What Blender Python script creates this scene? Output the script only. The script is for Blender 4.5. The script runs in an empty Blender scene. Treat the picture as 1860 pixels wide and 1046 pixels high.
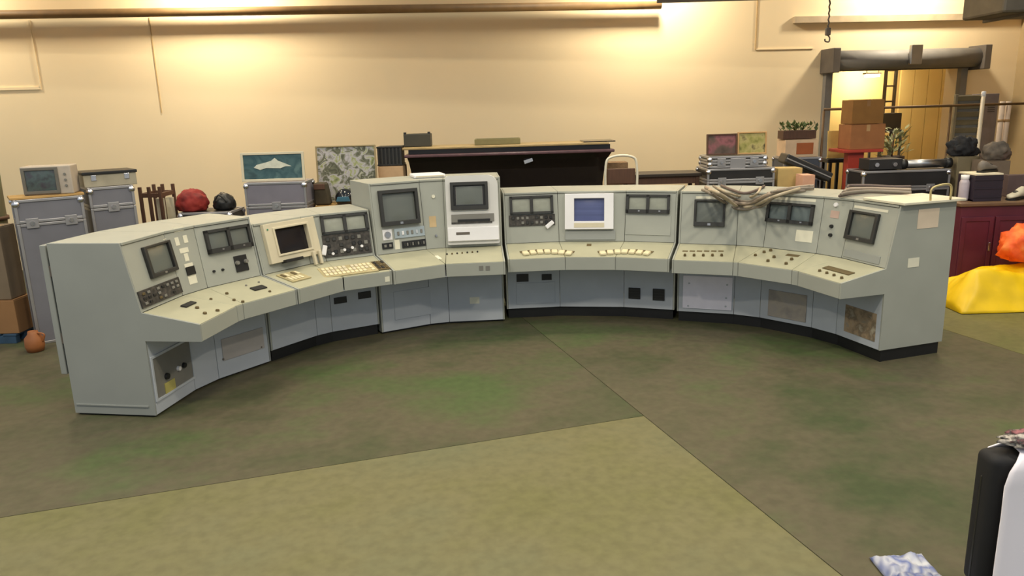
import bpy, bmesh, math, random
from mathutils import Vector as V, Matrix as M
random.seed(7)
S = bpy.context.scene
C = S.collection
# ------------------------------------------------------------------ camera
FPX, PITCH, ROLL, CAMH = 1367.68, 0.2333, -0.0296, 2.2416
IW, IH = 1860, 1046
cp, sp = math.cos(PITCH), math.sin(PITCH)
FWD = V((0, cp, -sp)); UPV = V((0, sp, cp)); EX = V((1, 0, 0))
cr, sr = math.cos(ROLL), math.sin(ROLL)
RIGHT = cr*EX + sr*UPV; UP = -sr*EX + cr*UPV
cam = bpy.data.cameras.new('camera'); camo = bpy.data.objects.new('camera', cam); C.objects.link(camo)
cam.sensor_fit = 'HORIZONTAL'; cam.sensor_width = 36; cam.lens = FPX/IW*36; cam.clip_end = 200
EYE = V((0, 0, CAMH))
camo.matrix_world = M(((RIGHT.x, UP.x, -FWD.x, 0), (RIGHT.y, UP.y, -FWD.y, 0), (RIGHT.z, UP.z, -FWD.z, CAMH), (0, 0, 0, 1)))
S.camera = camo
# ------------------------------------------------------------------ world, light, exposure
w = bpy.data.worlds.new('hall_ambience'); S.world = w; w.use_nodes = True
w.node_tree.nodes['Background'].inputs[0].default_value = (.84, .92, 1.0, 1)
w.node_tree.nodes['Background'].inputs[1].default_value = 0.54
S.view_settings.view_transform = 'Standard'; S.view_settings.look = 'None'
S.view_settings.exposure = 0.0; S.view_settings.gamma = 1.0; S.view_settings.use_curve_mapping = False
WANG = math.radians(6.5); WD = 12.5                     # back wall: heading and distance
WT = V((math.cos(WANG), math.sin(WANG), 0)); WN = V((math.sin(WANG), -math.cos(WANG), 0)); W0 = V((0, WD, 0))
def lamp(loc, power, size, col=(1, .86, .60), target=None, sy=None, spread=None):
    l = bpy.data.lights.new('ceiling_light', 'AREA'); l.energy = power; l.shape = 'RECTANGLE'; l.size = size; l.size_y = sy or size; l.color = col
    if spread: l.spread = spread
    o = bpy.data.objects.new('ceiling_light', l); C.objects.link(o); o.location = loc
    if target is not None: o.rotation_euler = (V(target)-V(loc)).to_track_quat('-Z', 'Y').to_euler()
    return o
WARM = (1, .88, .67)
for t, e in ((-8.4, 75), (-4.3, 118), (2.3, 118), (6.6, 130)):      # lamps along the back wall, above the frame
    p = W0 + WT*t + WN*.8 + V((0, 0, 4.75)); lamp(p, e, .35, WARM, W0 + WT*t + V((0, 0, 3.5)))
HALL = (1, .90, .70)
for y, e, xs in ((9.0, 88, (-5.5, -1.8, 1.8, 5.5)), (5.6, 68, (-5, 0, 5)), (2.2, 185, (-4.5, 0, 4.5))):  # rows of hall lamps
    for x in xs: lamp((x, y, 6.2), e, .5, (1, .85, .57) if y > 8 else HALL, (x, y, 0))

# ------------------------------------------------------------------ helpers
WM = {}
def reg(o, Wm, parent=None):
    WM[o.name] = Wm
    if parent is not None:
        o.parent = parent; o.matrix_basis = WM[parent.name].inverted() @ Wm
    else: o.matrix_basis = Wm
    return o
def T(*a): return M.Translation(V(a) if len(a) == 3 else a[0])
def link_mesh(name, verts, faces, mat, parent=None, Wm=None, smooth=False):
    me = bpy.data.meshes.new(name); me.from_pydata([tuple(v) for v in verts], [], faces); me.update()
    return link_me(name, me, mat, parent, Wm, smooth)
def link_me(name, me, mat, parent=None, Wm=None, smooth=False):
    if mat and not me.materials: me.materials.append(mat)
    if smooth:
        for p in me.polygons: p.use_smooth = True
    o = bpy.data.objects.new(name, me); C.objects.link(o)
    return reg(o, Wm or M.Identity(4), parent)
def bm_obj(name, bm, mat, parent=None, Wm=None, smooth=False):
    bmesh.ops.recalc_face_normals(bm, faces=bm.faces)
    me = bpy.data.meshes.new(name); bm.to_mesh(me); bm.free()
    return link_me(name, me, mat, parent, Wm, smooth)
def add_box(bm, c, s, rot=None):
    m = T(*c) @ (rot.to_4x4() if rot else M.Identity(4)) @ M.Diagonal((s[0], s[1], s[2], 1))
    return bmesh.ops.create_cube(bm, size=1, matrix=m)['verts']
def bevel(bm, off, seg=2):
    bmesh.ops.bevel(bm, geom=list(bm.edges), offset=off, segments=seg, affect='EDGES', profile=.5)
def box(name, c, s, mat, parent=None, Wm=None, bev=0.0, seg=2):
    bm = bmesh.new(); add_box(bm, (0, 0, 0), s)
    if bev: bevel(bm, bev, seg)
    return bm_obj(name, bm, mat, parent, (Wm or M.Identity(4)) @ T(*c))
def tube_bm(bm, pts, r, n=8, closed=False):
    pts = [V(p) for p in pts]; rings = []
    for i, p in enumerate(pts):
        d = (pts[min(i+1, len(pts)-1)] - pts[max(i-1, 0)]).normalized()
        a = d.orthogonal().normalized() if i == 0 else (pa - d*pa.dot(d)).normalized()
        pa = a; b = d.cross(a)
        rr = r[i] if isinstance(r, (list, tuple)) else r
        rings.append([bm.verts.new(p + (a*math.cos(2*math.pi*k/n) + b*math.sin(2*math.pi*k/n))*rr) for k in range(n)])
    for i in range(len(rings)-1):
        for k in range(n): bm.faces.new((rings[i][k], rings[i][(k+1) % n], rings[i+1][(k+1) % n], rings[i+1][k]))
    bm.faces.new(rings[0]); bm.faces.new(rings[-1])
def tube(name, pts, r, mat, parent=None, n=8, org=None):
    org = V(org) if org is not None else V(pts[0])
    bm = bmesh.new(); tube_bm(bm, [V(p)-org for p in pts], r, n)
    return bm_obj(name, bm, mat, parent, T(org), True)
def smooth_path(pts, k=6):
    pts = [V(p) for p in pts]; out = []
    for i in range(len(pts)-1):
        p0, p1, p2, p3 = pts[max(i-1, 0)], pts[i], pts[i+1], pts[min(i+2, len(pts)-1)]
        for j in range(k):
            t = j/k; out.append(.5*((2*p1) + (p2-p0)*t + (2*p0-5*p1+4*p2-p3)*t*t + (3*p1-p0-3*p2+p3)*t**3))
    return out + [pts[-1]]
def prism(name, poly, h, mat, parent=None, Wm=None, bev=0):
    # poly in local XY, extruded z 0..h
    n = len(poly); bm = bmesh.new()
    a = [bm.verts.new((p[0], p[1], 0)) for p in poly]; b = [bm.verts.new((p[0], p[1], h)) for p in poly]
    bm.faces.new(a[::-1]); bm.faces.new(b)
    for i in range(n): bm.faces.new((a[i], a[(i+1) % n], b[(i+1) % n], b[i]))
    if bev: bevel(bm, bev, 1)
    return bm_obj(name, bm, mat, parent, Wm)
def cyl(name, r, h, mat, parent=None, Wm=None, n=14, r2=None, bev=0):
    bm = bmesh.new(); bmesh.ops.create_cone(bm, cap_ends=True, segments=n, radius1=r, radius2=r if r2 is None else r2, depth=h, matrix=T(0, 0, h/2))
    if bev: bevel(bm, bev, 1)
    return bm_obj(name, bm, mat, parent, Wm)
def lathe(name, prof, mat, parent=None, Wm=None, n=20):
    vs, fs = [], []
    for r, z in prof:
        for k in range(n): vs.append((r*math.cos(2*math.pi*k/n), r*math.sin(2*math.pi*k/n), z))
    for i in range(len(prof)-1):
        for k in range(n): fs.append((i*n+k, i*n+(k+1) % n, (i+1)*n+(k+1) % n, (i+1)*n+k))
    return link_mesh(name, vs, fs, mat, parent, Wm, True)
def ring(name, w, h, ml, mr, mt, mb, d, mat, parent, Wm, bev=.003):
    # frame in the XY plane (origin centre), front at z = d
    bm = bmesh.new(); o = [(-w/2, -h/2), (w/2, -h/2), (w/2, h/2), (-w/2, h/2)]
    i = [(-w/2+ml, -h/2+mb), (w/2-mr, -h/2+mb), (w/2-mr, h/2-mt), (-w/2+ml, h/2-mt)]
    L = lambda pts, z: [bm.verts.new((x, y, z)) for x, y in pts]
    o0, i0, o1, i1 = L(o, 0), L(i, 0), L(o, d), L(i, d)
    for k in range(4):
        j = (k+1) % 4
        bm.faces.new((o1[k], o1[j], i1[j], i1[k])); bm.faces.new((o0[j], o0[k], i0[k], i0[j]))
        bm.faces.new((o0[k], o0[j], o1[j], o1[k])); bm.faces.new((i0[j], i0[k], i1[k], i1[j]))
    if bev: bevel(bm, bev, 1)
    return bm_obj(name, bm, mat, parent, Wm)
def bulge(name, w, h, b, mat, parent, Wm, n=6):
    vs, fs = [], []
    for j in range(n+1):
        for i in range(n+1):
            x, y = i/n*2-1, j/n*2-1; vs.append((x*w/2, y*h/2, b*(1-x*x)*(1-y*y)))
    for j in range(n):
        for i in range(n): a = j*(n+1)+i; fs.append((a, a+1, a+n+2, a+n+1))
    return link_mesh(name, vs, fs, mat, parent, Wm, True)
def thing(name, loc, label, cat, group=None, rz=0):
    o = bpy.data.objects.new(name, None); C.objects.link(o); o.empty_display_size = .1
    reg(o, T(*loc) @ M.Rotation(rz, 4, 'Z')); return tag(o, label, cat, group)
def tag(o, label, cat, group=None):
    o['label'] = label; o['category'] = cat
    if group: o['group'] = group
    return o
def struct(o): o['kind'] = 'structure'; return o
# pixel -> ray helpers (distance always from a plane the thing stands on or lies in)
def ray(px, py):
    u = (px-IW/2)/FPX; v = (py-IH/2)/FPX
    return FWD + RIGHT*u - UP*v
def on_plane(px, py, p0, n):
    d = ray(px, py); return EYE + d*((V(p0)-EYE).dot(n)/d.dot(n))
def wp(px, py, Y): return on_plane(px, py, (0, Y, 0), V((0, 1, 0)))
def fl(px, py, z=0.0): return on_plane(px, py, (0, 0, z), V((0, 0, 1)))
def wl(px, py, off=0.0): return on_plane(px, py, W0 + WN*off, WN)

# ------------------------------------------------------------------ materials
def lin(c): return tuple(((x/255)/12.92 if x/255 <= .04045 else ((x/255+.055)/1.055)**2.4) for x in c)
MATS = {}
def mat(name, rgb, rough=.6, metal=0, var=.12, scale=6, bump=0, emit=0, spec=.5, col2=None, thr=None, stretch=None, trans=0):
    if name in MATS: return MATS[name]
    m = bpy.data.materials.new(name); m.use_nodes = True; nt = m.node_tree; b = nt.nodes['Principled BSDF']
    c = lin(rgb)
    b.inputs['Roughness'].default_value = rough; b.inputs['Metallic'].default_value = metal
    b.inputs['Specular IOR Level'].default_value = spec
    if trans: b.inputs['Transmission Weight'].default_value = trans
    tc = nt.nodes.new('ShaderNodeTexCoord'); nz = nt.nodes.new('ShaderNodeTexNoise'); rp = nt.nodes.new('ShaderNodeValToRGB')
    nz.inputs['Scale'].default_value = scale; nz.inputs['Detail'].default_value = 5
    src = tc.outputs['Object']
    if stretch:
        mp = nt.nodes.new('ShaderNodeMapping'); mp.inputs['Scale'].default_value = stretch; nt.links.new(src, mp.inputs[0]); src = mp.outputs[0]
    nt.links.new(src, nz.inputs['Vector']); nt.links.new(nz.outputs['Fac'], rp.inputs[0])
    if col2:
        c2 = lin(col2); lo, hi = thr or (.45, .55)
        rp.color_ramp.elements[0].position = lo; rp.color_ramp.elements[1].position = hi
        rp.color_ramp.elements[0].color = (*c, 1); rp.color_ramp.elements[1].color = (*c2, 1)
    else:
        rp.color_ramp.elements[0].position = .3; rp.color_ramp.elements[1].position = .7
        rp.color_ramp.elements[0].color = (*[x*(1-var) for x in c], 1); rp.color_ramp.elements[1].color = (*[min(1, x*(1+var)) for x in c], 1)
    nt.links.new(rp.outputs[0], b.inputs['Base Color'])
    if emit: b.inputs['Emission Color'].default_value = (*c, 1); b.inputs['Emission Strength'].default_value = emit
    if bump:
        bp = nt.nodes.new('ShaderNodeBump'); bp.inputs['Strength'].default_value = bump; bp.inputs['Distance'].default_value = .01
        nt.links.new(nz.outputs['Fac'], bp.inputs['Height']); nt.links.new(bp.outputs[0], b.inputs['Normal'])
    MATS[name] = m; return m
def multi(name, cols, scale=5, rough=.7, dist=0.0, stretch=None, detail=4):
    # several colours through one noise ramp (paintings, prints)
    if name in MATS: return MATS[name]
    m = mat(name, cols[0], rough); nt = m.node_tree
    rp = [n for n in nt.nodes if n.type == 'VALTORGB'][0]; nz = [n for n in nt.nodes if n.type == 'TEX_NOISE'][0]
    nz.inputs['Scale'].default_value = scale; nz.inputs['Distortion'].default_value = dist; nz.inputs['Detail'].default_value = detail
    e = rp.color_ramp.elements; n = len(cols)
    while len(e) < n: e.new(.5)
    for i, c in enumerate(cols): e[i].position = .3 + .4*i/(n-1); e[i].color = (*lin(c), 1)
    return m
PAINT = mat('grey_green_paint', (160, 162, 153), .5, var=.05, scale=3)
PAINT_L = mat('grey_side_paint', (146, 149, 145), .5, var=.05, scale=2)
KNEE = mat('blue_grey_panel', (182, 187, 194), .55, var=.06, scale=3)
DESKM = mat('pale_desk_laminate', (168, 166, 142), .5, var=.06, scale=4)
BLACK = mat('black_plastic', (26, 26, 27), .45, var=.2)
BEZEL = mat('dark_bezel', (44, 44, 43), .5, var=.15)
GLASS = mat('crt_glass', (104, 108, 103), .22, var=.06, scale=3)
DGLASS = mat('dark_screen_glass', (28, 26, 32), .2, var=.1)
BGLASS = mat('blue_screen_glass', (84, 92, 134), .25, var=.15, scale=3, stretch=(.3, 8, 1))
METER = mat('meter_face', (150, 152, 140), .35, var=.1, scale=12)
CREAM = mat('cream_plastic', (206, 196, 170), .5, var=.04)
WHITE = mat('white_plastic', (232, 230, 232), .45, var=.03)
PAPER = mat('paper_label', (222, 218, 198), .8, var=.05)
PINKPAPER = mat('pinkish_paper', (214, 196, 174), .8, var=.05)
DARKPAN = multi('dark_control_panel', [(40, 38, 36), (58, 55, 52), (80, 74, 70)], 30)
SILVER = mat('silver_metal', (176, 176, 178), .35, 1, var=.08)
GREYPAN = mat('mid_grey_panel', (120, 118, 112), .55, var=.08)
BROWNK = mat('brown_button', (92, 78, 48), .6)
KEYW = mat('ivory_key', (220, 208, 172), .5, var=.05)

# ------------------------------------------------------------------ setting: floor, walls, door
FC = V((.95, 5.21, 0)); E1 = V((.957, .290, 0)); E2 = V((-.290, .957, 0))
def floor_mat(name, a, b, c):
    m = bpy.data.materials.new(name); m.use_nodes = True; nt = m.node_tree; N = nt.nodes.new; L = nt.links.new
    bs = nt.nodes['Principled BSDF']; bs.inputs['Roughness'].default_value = .62; bs.inputs['Specular IOR Level'].default_value = .3
    tc = N('ShaderNodeTexCoord'); n1 = N('ShaderNodeTexNoise'); n2 = N('ShaderNodeTexNoise'); r1 = N('ShaderNodeValToRGB'); mx = N('ShaderNodeMix'); mx.data_type = 'RGBA'
    n1.inputs['Scale'].default_value = .55; n1.inputs['Detail'].default_value = 7; n1.inputs['Roughness'].default_value = .62; n2.inputs['Scale'].default_value = 14; n2.inputs['Detail'].default_value = 6
    mp = N('ShaderNodeMapping'); mp.inputs['Scale'].default_value = (1, 1.3, 1)
    L(tc.outputs['Object'], mp.inputs[0]); L(mp.outputs[0], n1.inputs[0]); L(tc.outputs['Object'], n2.inputs[0]); L(n1.outputs['Fac'], r1.inputs[0])
    e = r1.color_ramp.elements; e[0].position = .34; e[0].color = (*lin(a), 1); e[1].position = .66; e[1].color = (*lin(c), 1); k = e.new(.5); k.color = (*lin(b), 1)
    r2 = N('ShaderNodeValToRGB'); r2.color_ramp.elements[0].position = .3; r2.color_ramp.elements[0].color = (.86, .86, .86, 1); r2.color_ramp.elements[1].position = .65; r2.color_ramp.elements[1].color = (1.06, 1.06, 1.06, 1)
    L(n2.outputs['Fac'], r2.inputs[0]); mx.blend_type = 'MULTIPLY'; mx.inputs['Factor'].default_value = 1
    L(r1.outputs[0], mx.inputs['A']); L(r2.outputs[0], mx.inputs['B']); L(mx.outputs['Result'], bs.inputs['Base Color'])
    bp = N('ShaderNodeBump'); bp.inputs['Strength'].default_value = .08; bp.inputs['Distance'].default_value = .01; L(n2.outputs['Fac'], bp.inputs['Height']); L(bp.outputs[0], bs.inputs['Normal'])
    return m
FLD = floor_mat('worn_green_floor_paint', (60, 70, 42), (86, 80, 62), (72, 87, 50))
FLL = floor_mat('pale_green_floor_paint', (103, 101, 64), (108, 104, 73), (103, 103, 76))
FLG = floor_mat('yellow_green_floor_paint', (94, 98, 56), (106, 102, 66), (108, 104, 58))
JOINT = mat('floor_joint_filler', (140, 135, 106), .9)
floor = struct(box('floor', (0, 5, -.06), (40, 34, .1), JOINT))
FR = M(((E1.x, E2.x, 0, FC.x), (E1.y, E2.y, 0, FC.y), (0, 0, 1, 0), (0, 0, 0, 1)))
for x0, x1, y0, y1, mm in ((-16, 0, -9, 0, FLL), (-16, 0, 0, 12, FLD), (0, 3.72, -9, 12, FLD), (3.72, 14, -9, 12, FLG)):
    g = .003
    bm = bmesh.new(); add_box(bm, (0, 0, 0), (x1-x0-2*g, y1-y0-2*g, .02))
    bm_obj('floor_slab', bm, mm, floor, FR @ T((x0+x1)/2, (y0+y1)/2, -.01))
WALLM = mat('cream_wall_paint', (240, 218, 178), .75, var=.03, scale=.6)
WALLR = mat('tan_side_wall', (176, 152, 112), .8, var=.08, scale=1)
# back wall with the roller-door opening
tL = (wl(1507, 140)-W0).dot(WT); tR = (wl(1738, 140)-W0).dot(WT); zD = wl(1620, 122).z
tC = (wl(1846, 120)-W0).dot(WT)
WF = M(((WT.x, -WN.x, 0, 0), (WT.y, -WN.y, 0, WD), (0, 0, 1, 0), (0, 0, 0, 1)))   # local x along the wall, y away from the hall
def wbox(name, x0, x1, z0, z1, y0, y1, m, parent=None, bev=0):
    return box(name, ((x0+x1)/2, (y0+y1)/2, (z0+z1)/2), (x1-x0, y1-y0, z1-z0), m, parent, WF, bev)
bm = bmesh.new()
for a, b, z0, z1 in ((-14, tL, -.02, 6.5), (tR, tC, -.02, 6.5), (tL, tR, zD, 6.5)):
    add_box(bm, ((a+b)/2, .15, (z0+z1)/2), (b-a, .3, z1-z0))
wall = struct(bm_obj('wall_back', bm, WALLM, None, WF))
# cladding sheets of the wall: overlapping courses, each a little proud of the one above
struct(box('wall_right', (.15, -4.2, 3.2), (.3, 9, 6.5), WALLR, None, WF @ T(tC, .3, 0)))
# services on the wall
PIPE = mat('brown_pipe', (128, 100, 62), .6)
pz = (wl(0, 28).z + wl(930, 17).z)/2
bm = bmesh.new(); tube_bm(bm, [WF @ V((-13.9, -.16, pz)), WF @ V((tL-3.0, -.16, pz))], .062, 12)
o = struct(bm_obj('trim_1', bm, PIPE, None, None, True))
q = wl(1372, 90); qx = (q-W0).dot(WT)
o = struct(wbox('trim_2', qx-.008, qx+.008, q.z, 4.8, -.016, 0, mat('tan_conduit_2', (186, 156, 108), .7)))
wbox('conduit', qx, qx+1.0, q.z-.008, q.z+.008, -.014, 0, WALLM, o)
q = wl(272, 40); qx = (q-W0).dot(WT); q2 = wl(288, 205)
o = struct(wbox('trim_3', qx-.006, qx+.006, q2.z, pz-.05, -.012, 0, mat('tan_conduit', (196, 166, 116), .7)))
q = wl(75, 160); qx = (q-W0).dot(WT)
o = struct(wbox('trim_4', qx-2.5, qx, q.z-.02, q.z+.02, -.02, 0, WALLM))
wbox('conduit', qx-.02, qx, q.z, pz-.06, -.02, 0, WALLM, o)
pz2 = wl(1600, 34).z
o = struct(wbox('trim_5', (wl(1440, 34)-W0).dot(WT), tC, pz2-.05, pz2+.05, -.08, 0, mat('grey_beige_trunking', (190, 170, 140), .6)))
# roller door
STEEL = mat('grey_steel', (128, 124, 118), .6, 0, var=.08)
DGREY = mat('dark_grey_steel', (96, 88, 80), .6, 0)
door = thing('roller_door', WF @ V((tL, 0, 0)), 'grey steel roller shutter housing and guides around lit doorway', 'roller door')
hz0, hz1 = wl(1630, 124).z, wl(1630, 93).z; hx0 = (wl(1490, 110)-W0).dot(WT); hx1 = (wl(1768, 110)-W0).dot(WT)
bm = bmesh.new()
tube_bm(bm, [WF @ V((hx0+.05, -.22, (hz0+hz1)/2)), WF @ V((hx1-.05, -.22, (hz0+hz1)/2))], .155, 16); bm_obj('shutter_roll', bm, STEEL, door, None, True)
wbox('housing_beam', hx0+.1, hx1-.1, hz0-.03, hz0+.16, -.1, -.005, DGREY, door)
for x in (hx0, hx1-.12): wbox('end_bracket', x, x+.12, hz0-.06, hz1+.05, -.42, 0, DGREY, door, .01)
hm = (wl(1635, 100)-W0).dot(WT); wbox('motor_bracket', hm-.1, hm+.1, hz0+.04, hz1+.07, -.45, -.38, SILVER, door, .01)
for x, s in ((tL, -1), (tR, 1)): wbox('guide_rail', min(x, x+s*.12), max(x, x+s*.12), 0, hz0-.03, -.1, -.002, STEEL, door)
# room beyond the door
def wl2(px, py, off): return WF.inverted() @ wl(px, py, -off)
OCH = mat('ochre_passage_wall', (214, 182, 112), .8, var=.06, scale=1.2)
PD = 2.6; xr = tR+2.2
for nm, a in (('wall_passage_left', (tL-.6, tL-.45, 0, 4.2, .3, PD)), ('wall_passage_right', (xr, xr+.15, 0, 4.2, .3, PD)), ('wall_passage_end', (tL-.6, xr+.15, 0, 4.2, PD, PD+.15))):
    struct(wbox(nm, *a, OCH))
struct(wbox('ceiling', tL-.6, xr+.15, 4.2, 4.3, .3, PD+.15, OCH))
x = wl2(1632, 200, PD-.3).x
for k in range(6):
    struct(wbox('trim_%d' % (6+k), x+k*.3, x+.285+k*.3, .0, 3.6, PD-.3, PD-.26, OCH))
q = wl2(1584, 137, 1.6)
tub = thing('strip_light', WF @ V((q.x, q.y, q.z)), 'lit strip lamp hanging inside doorway beyond roller shutter', 'lamp')
wbox('tube', q.x-.14, q.x+.14, q.z-.03, q.z+.02, 1.56, 1.63, mat('lamp_tube', (255, 240, 200), .4, emit=8), tub)
wbox('fitting', q.x-.16, q.x+.16, q.z+.021, q.z+.05, 1.54, 1.65, WHITE, tub)
for k in (0, 1): wbox('hanger', q.x-.12+k*.24, q.x-.11+k*.24, q.z+.05, 4.2, 1.59, 1.6, BLACK, tub)
q = wl2(1552, 160, PD)
lamp(WF @ V((q.x, PD-.75, q.z+.45)), 26, .35, (1, .93, .74), WF @ V((q.x, PD, q.z)), spread=2.4)
lamp(WF @ V((tR-.2, 1.2, 3.9)), 32, .5, (1, .86, .55), WF @ V((tR-.2, 1.4, 0)))
q = wl2(1613, 200, 1.2)
lad = thing('ladder', WF @ V((q.x, 1.2, 0)), 'dark metal ladder standing inside the lit doorway', 'ladder')
for x in (q.x-.1, q.x+.1): wbox('rail', x-.018, x+.018, 0, 3.1, 1.17, 1.23, DGREY, lad)
for k in range(10): wbox('rung', q.x-.08, q.x+.08, .2+.28*k, .23+.28*k, 1.185, 1.215, DGREY, lad)

# ------------------------------------------------------------------ the curved control desk: five sections
ZT = [1.3668, 1.2937, 1.552, 1.3668, 1.3668]; ZDB, ZLT, ZLB, PL = .8355, .7558, .6189, .1098
LA, OC, OD = .4614, .0968, .6923
ZS = [.015, PL, .02, PL, PL]
KIND = ['bwb', 'bwb', 'bwb', 'bwb', 'bwbwb']
JT = [[[-2.7783, 5.4525, -0.9876, 0.157], [-2.6921, 5.995, -0.9876, 0.157], [-2.5883, 6.2532, -0.8215, 0.5703], [-2.2709, 6.7104, -0.8215, 0.5703]],
 [[-2.2605, 6.7174, -0.8209, 0.571], [-1.9427, 7.1742, -0.8209, 0.571], [-1.8189, 7.2867, -0.4899, 0.8718], [-1.384, 7.5311, -0.4899, 0.8718]],
 [[-1.3628, 7.5169, -0.4896, 0.872], [-0.8851, 7.7851, -0.4896, 0.872], [-0.6854, 7.8439, -0.0606, 0.9982], [-0.0886, 7.8801, -0.0606, 0.9982]],
 [[-0.0616, 7.9764, -0.0607, 0.9982], [0.5233, 8.012, -0.0607, 0.9982], [1.2113, 7.9138, 0.3375, 0.9413], [1.7197, 7.7315, 0.3375, 0.9413]],
 [[1.7374, 7.6913, 0.3385, 0.941], [2.2809, 7.4958, 0.3385, 0.941], [2.5034, 7.3486, 0.7338, 0.6794], [2.8712, 6.9513, 0.7338, 0.6794], [3.007, 6.718, 0.953, 0.3029], [3.17, 6.2054, 0.953, 0.3029]]]
SLAB = [('grey green console section with the closed plain end panel facing the flight cases', None),
        ('console section holding the cream framed monitor with dark square screen', None),
        ('tallest console section with the big dark tube monitor and white rounded unit', None),
        ('console section with white framed blue screen between two twin meters', None),
        ('console section with cables draped over its top, ending beside the yellow sheet', None)]
def quad(name, P, th, m, parent, gap=.0015, bev=.002):
    """panel of thickness th behind the quad P (bl, br, tr, tl); returns object and face frame"""
    P = [V(p) for p in P]; U = (P[1]-P[0]).normalized(); Nn = (P[1]-P[0]).cross(P[3]-P[0]).normalized(); Vv = Nn.cross(U)
    F = M(((U.x, Vv.x, Nn.x, P[0].x), (U.y, Vv.y, Nn.y, P[0].y), (U.z, Vv.z, Nn.z, P[0].z), (0, 0, 0, 1)))
    I = F.inverted(); L = [I @ p for p in P]; c = sum(L, V())/4
    L = [V((p.x + (gap if p.x < c.x else -gap), p.y + (gap if p.y < c.y else -gap), 0)) for p in L]
    bm = bmesh.new(); a = [bm.verts.new((p.x, p.y, -th)) for p in L]; b = [bm.verts.new((p.x, p.y, 0)) for p in L]
    bm.faces.new(a[::-1]); bm.faces.new(b)
    for i in range(4): bm.faces.new((a[i], a[(i+1) % 4], b[(i+1) % 4], b[i]))
    if bev: bevel(bm, bev, 1)
    return bm_obj(name, bm, m, parent, F), F
PANEL = {}                                               # (section, facet, surface) -> (object, frame)
ROOT = []
for si in range(5):
    js = [(V((a, b, 0)), V((c, d, 0)).normalized()) for a, b, c, d in JT[si]]
    mid = sum((p for p, n in js), V())/len(js)
    root = thing('console_section', mid, SLAB[si][0], 'console', 'curved control desk sections'); ROOT.append(root)
    zt, zs = ZT[si], ZS[si]
    lipp = [p - n*LA for p, n in js]
    for k, kd in enumerate(KIND[si]):
        if kd == 'w':
            d = (js[k+1][0]-js[k][0]).normalized()
            if (lipp[k+1]-lipp[k]).dot(d) < .012:
                m_ = (lipp[k]+lipp[k+1])/2; lipp[k] = m_ - d*.004; lipp[k+1] = m_ + d*.004
    Z = lambda p, z: V((p.x, p.y, z))
    t0 = .016; ne = len(js)-1
    # end panels
    for e_, sg in ((0, 1), (ne, -1)):
        p, n = js[e_]; t = V((n.y, -n.x, 0))
        prof = [(0, zs), (0, ZLB), (-LA, ZLB), (-LA, ZLT), (0, ZDB), (OC, zt), (OD, zt), (OD, zs)]
        F = M(((n.x, 0, t.x, p.x), (n.y, 0, t.y, p.y), (0, 1, 0, 0), (0, 0, 0, 1)))
        o = prism('end_panel', prof, t0, PAINT_L if si == 0 else PAINT, root, F @ T(0, 0, 0 if sg > 0 else -t0), .002)
        PANEL[(si, 'end%d' % e_)] = (o, F)
    def inn(k, q):                                       # move end joints inside the end panels
        p, n = js[k]; t = V((n.y, -n.x, 0)); return q + t*(t0 if k == 0 else -t0 if k == ne else 0)
    for k, kd in enumerate(KIND[si]):
        (A, na), (B, nb) = js[k], js[k+1]
        pa = lambda off: inn(k, A+na*off); pb = lambda off: inn(k+1, B+nb*off)
        la, lb = inn(k, lipp[k]), inn(k+1, lipp[k+1])
        PANEL[(si, k, 'knee')] = quad('knee_panel', (Z(pa(0), zs), Z(pb(0), zs), Z(pb(0), ZLB-.001), Z(pa(0), ZLB-.001)), .012, KNEE, root)
        PANEL[(si, k, 'face')] = quad('instrument_panel', (Z(pa(0), ZDB), Z(pb(0), ZDB), Z(pb(OC), zt-.022), Z(pa(OC), zt-.022)), .012, PAINT, root)
        PANEL[(si, k, 'top')] = quad('top_plate', (Z(pa(OC-.012), zt), Z(pb(OC-.012), zt), Z(pb(OD), zt), Z(pa(OD), zt)), .02, PAINT, root)
        quad('rear_panel', (Z(pb(OD), zs), Z(pa(OD), zs), Z(pa(OD), zt-.021), Z(pb(OD), zt-.021)), .012, PAINT, root)
        if (lb-la).length > .02:
            PANEL[(si, k, 'desk')] = quad('desk_panel', (Z(la, ZLT), Z(lb, ZLT), Z(pb(-.001), ZDB), Z(pa(-.001), ZDB)), .012, DESKM, root)
            PANEL[(si, k, 'lip')] = quad('desk_edge', (Z(la, ZLB), Z(lb, ZLB), Z(lb, ZLT-.004), Z(la, ZLT-.004)), .012, PAINT, root)
        else:
            P = [Z((la+lb)/2, ZLT), Z(pb(-.001), ZDB), Z(pa(-.001), ZDB)]
            link_mesh('desk_panel', [p-P[0] for p in P]+[p-P[0]-V((0, 0, .012)) for p in P], [(0, 1, 2), (5, 4, 3), (0, 3, 4, 1), (1, 4, 5, 2), (2, 5, 3, 0)], DESKM, root, T(P[0]))
        quad('desk_underside', (Z(pa(-.001), ZLB), Z(pb(-.001), ZLB), Z(lb, ZLB), Z(la, ZLB)), .01, KNEE, root)
        quad('plinth', (Z(pa(.03), 0), Z(pb(.03), 0), Z(pb(.03), zs-.001), Z(pa(.03), zs-.001)), .02, BLACK, root, .0005, 0)
    for e_, sg in ((0, 1), (ne, -1)):
        p, n = js[e_]; t = V((n.y, -n.x, 0))*sg
        a, b = p+n*.03+t*.02, p+n*(OD-.02)+t*.02
        quad('plinth', (Z(a, 0), Z(b, 0), Z(b, zs-.001), Z(a, zs-.001)) if sg < 0 else (Z(b, 0), Z(a, 0), Z(a, zs-.001), Z(b, zs-.001)), .02, BLACK, root, .0005, 0)
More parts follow.
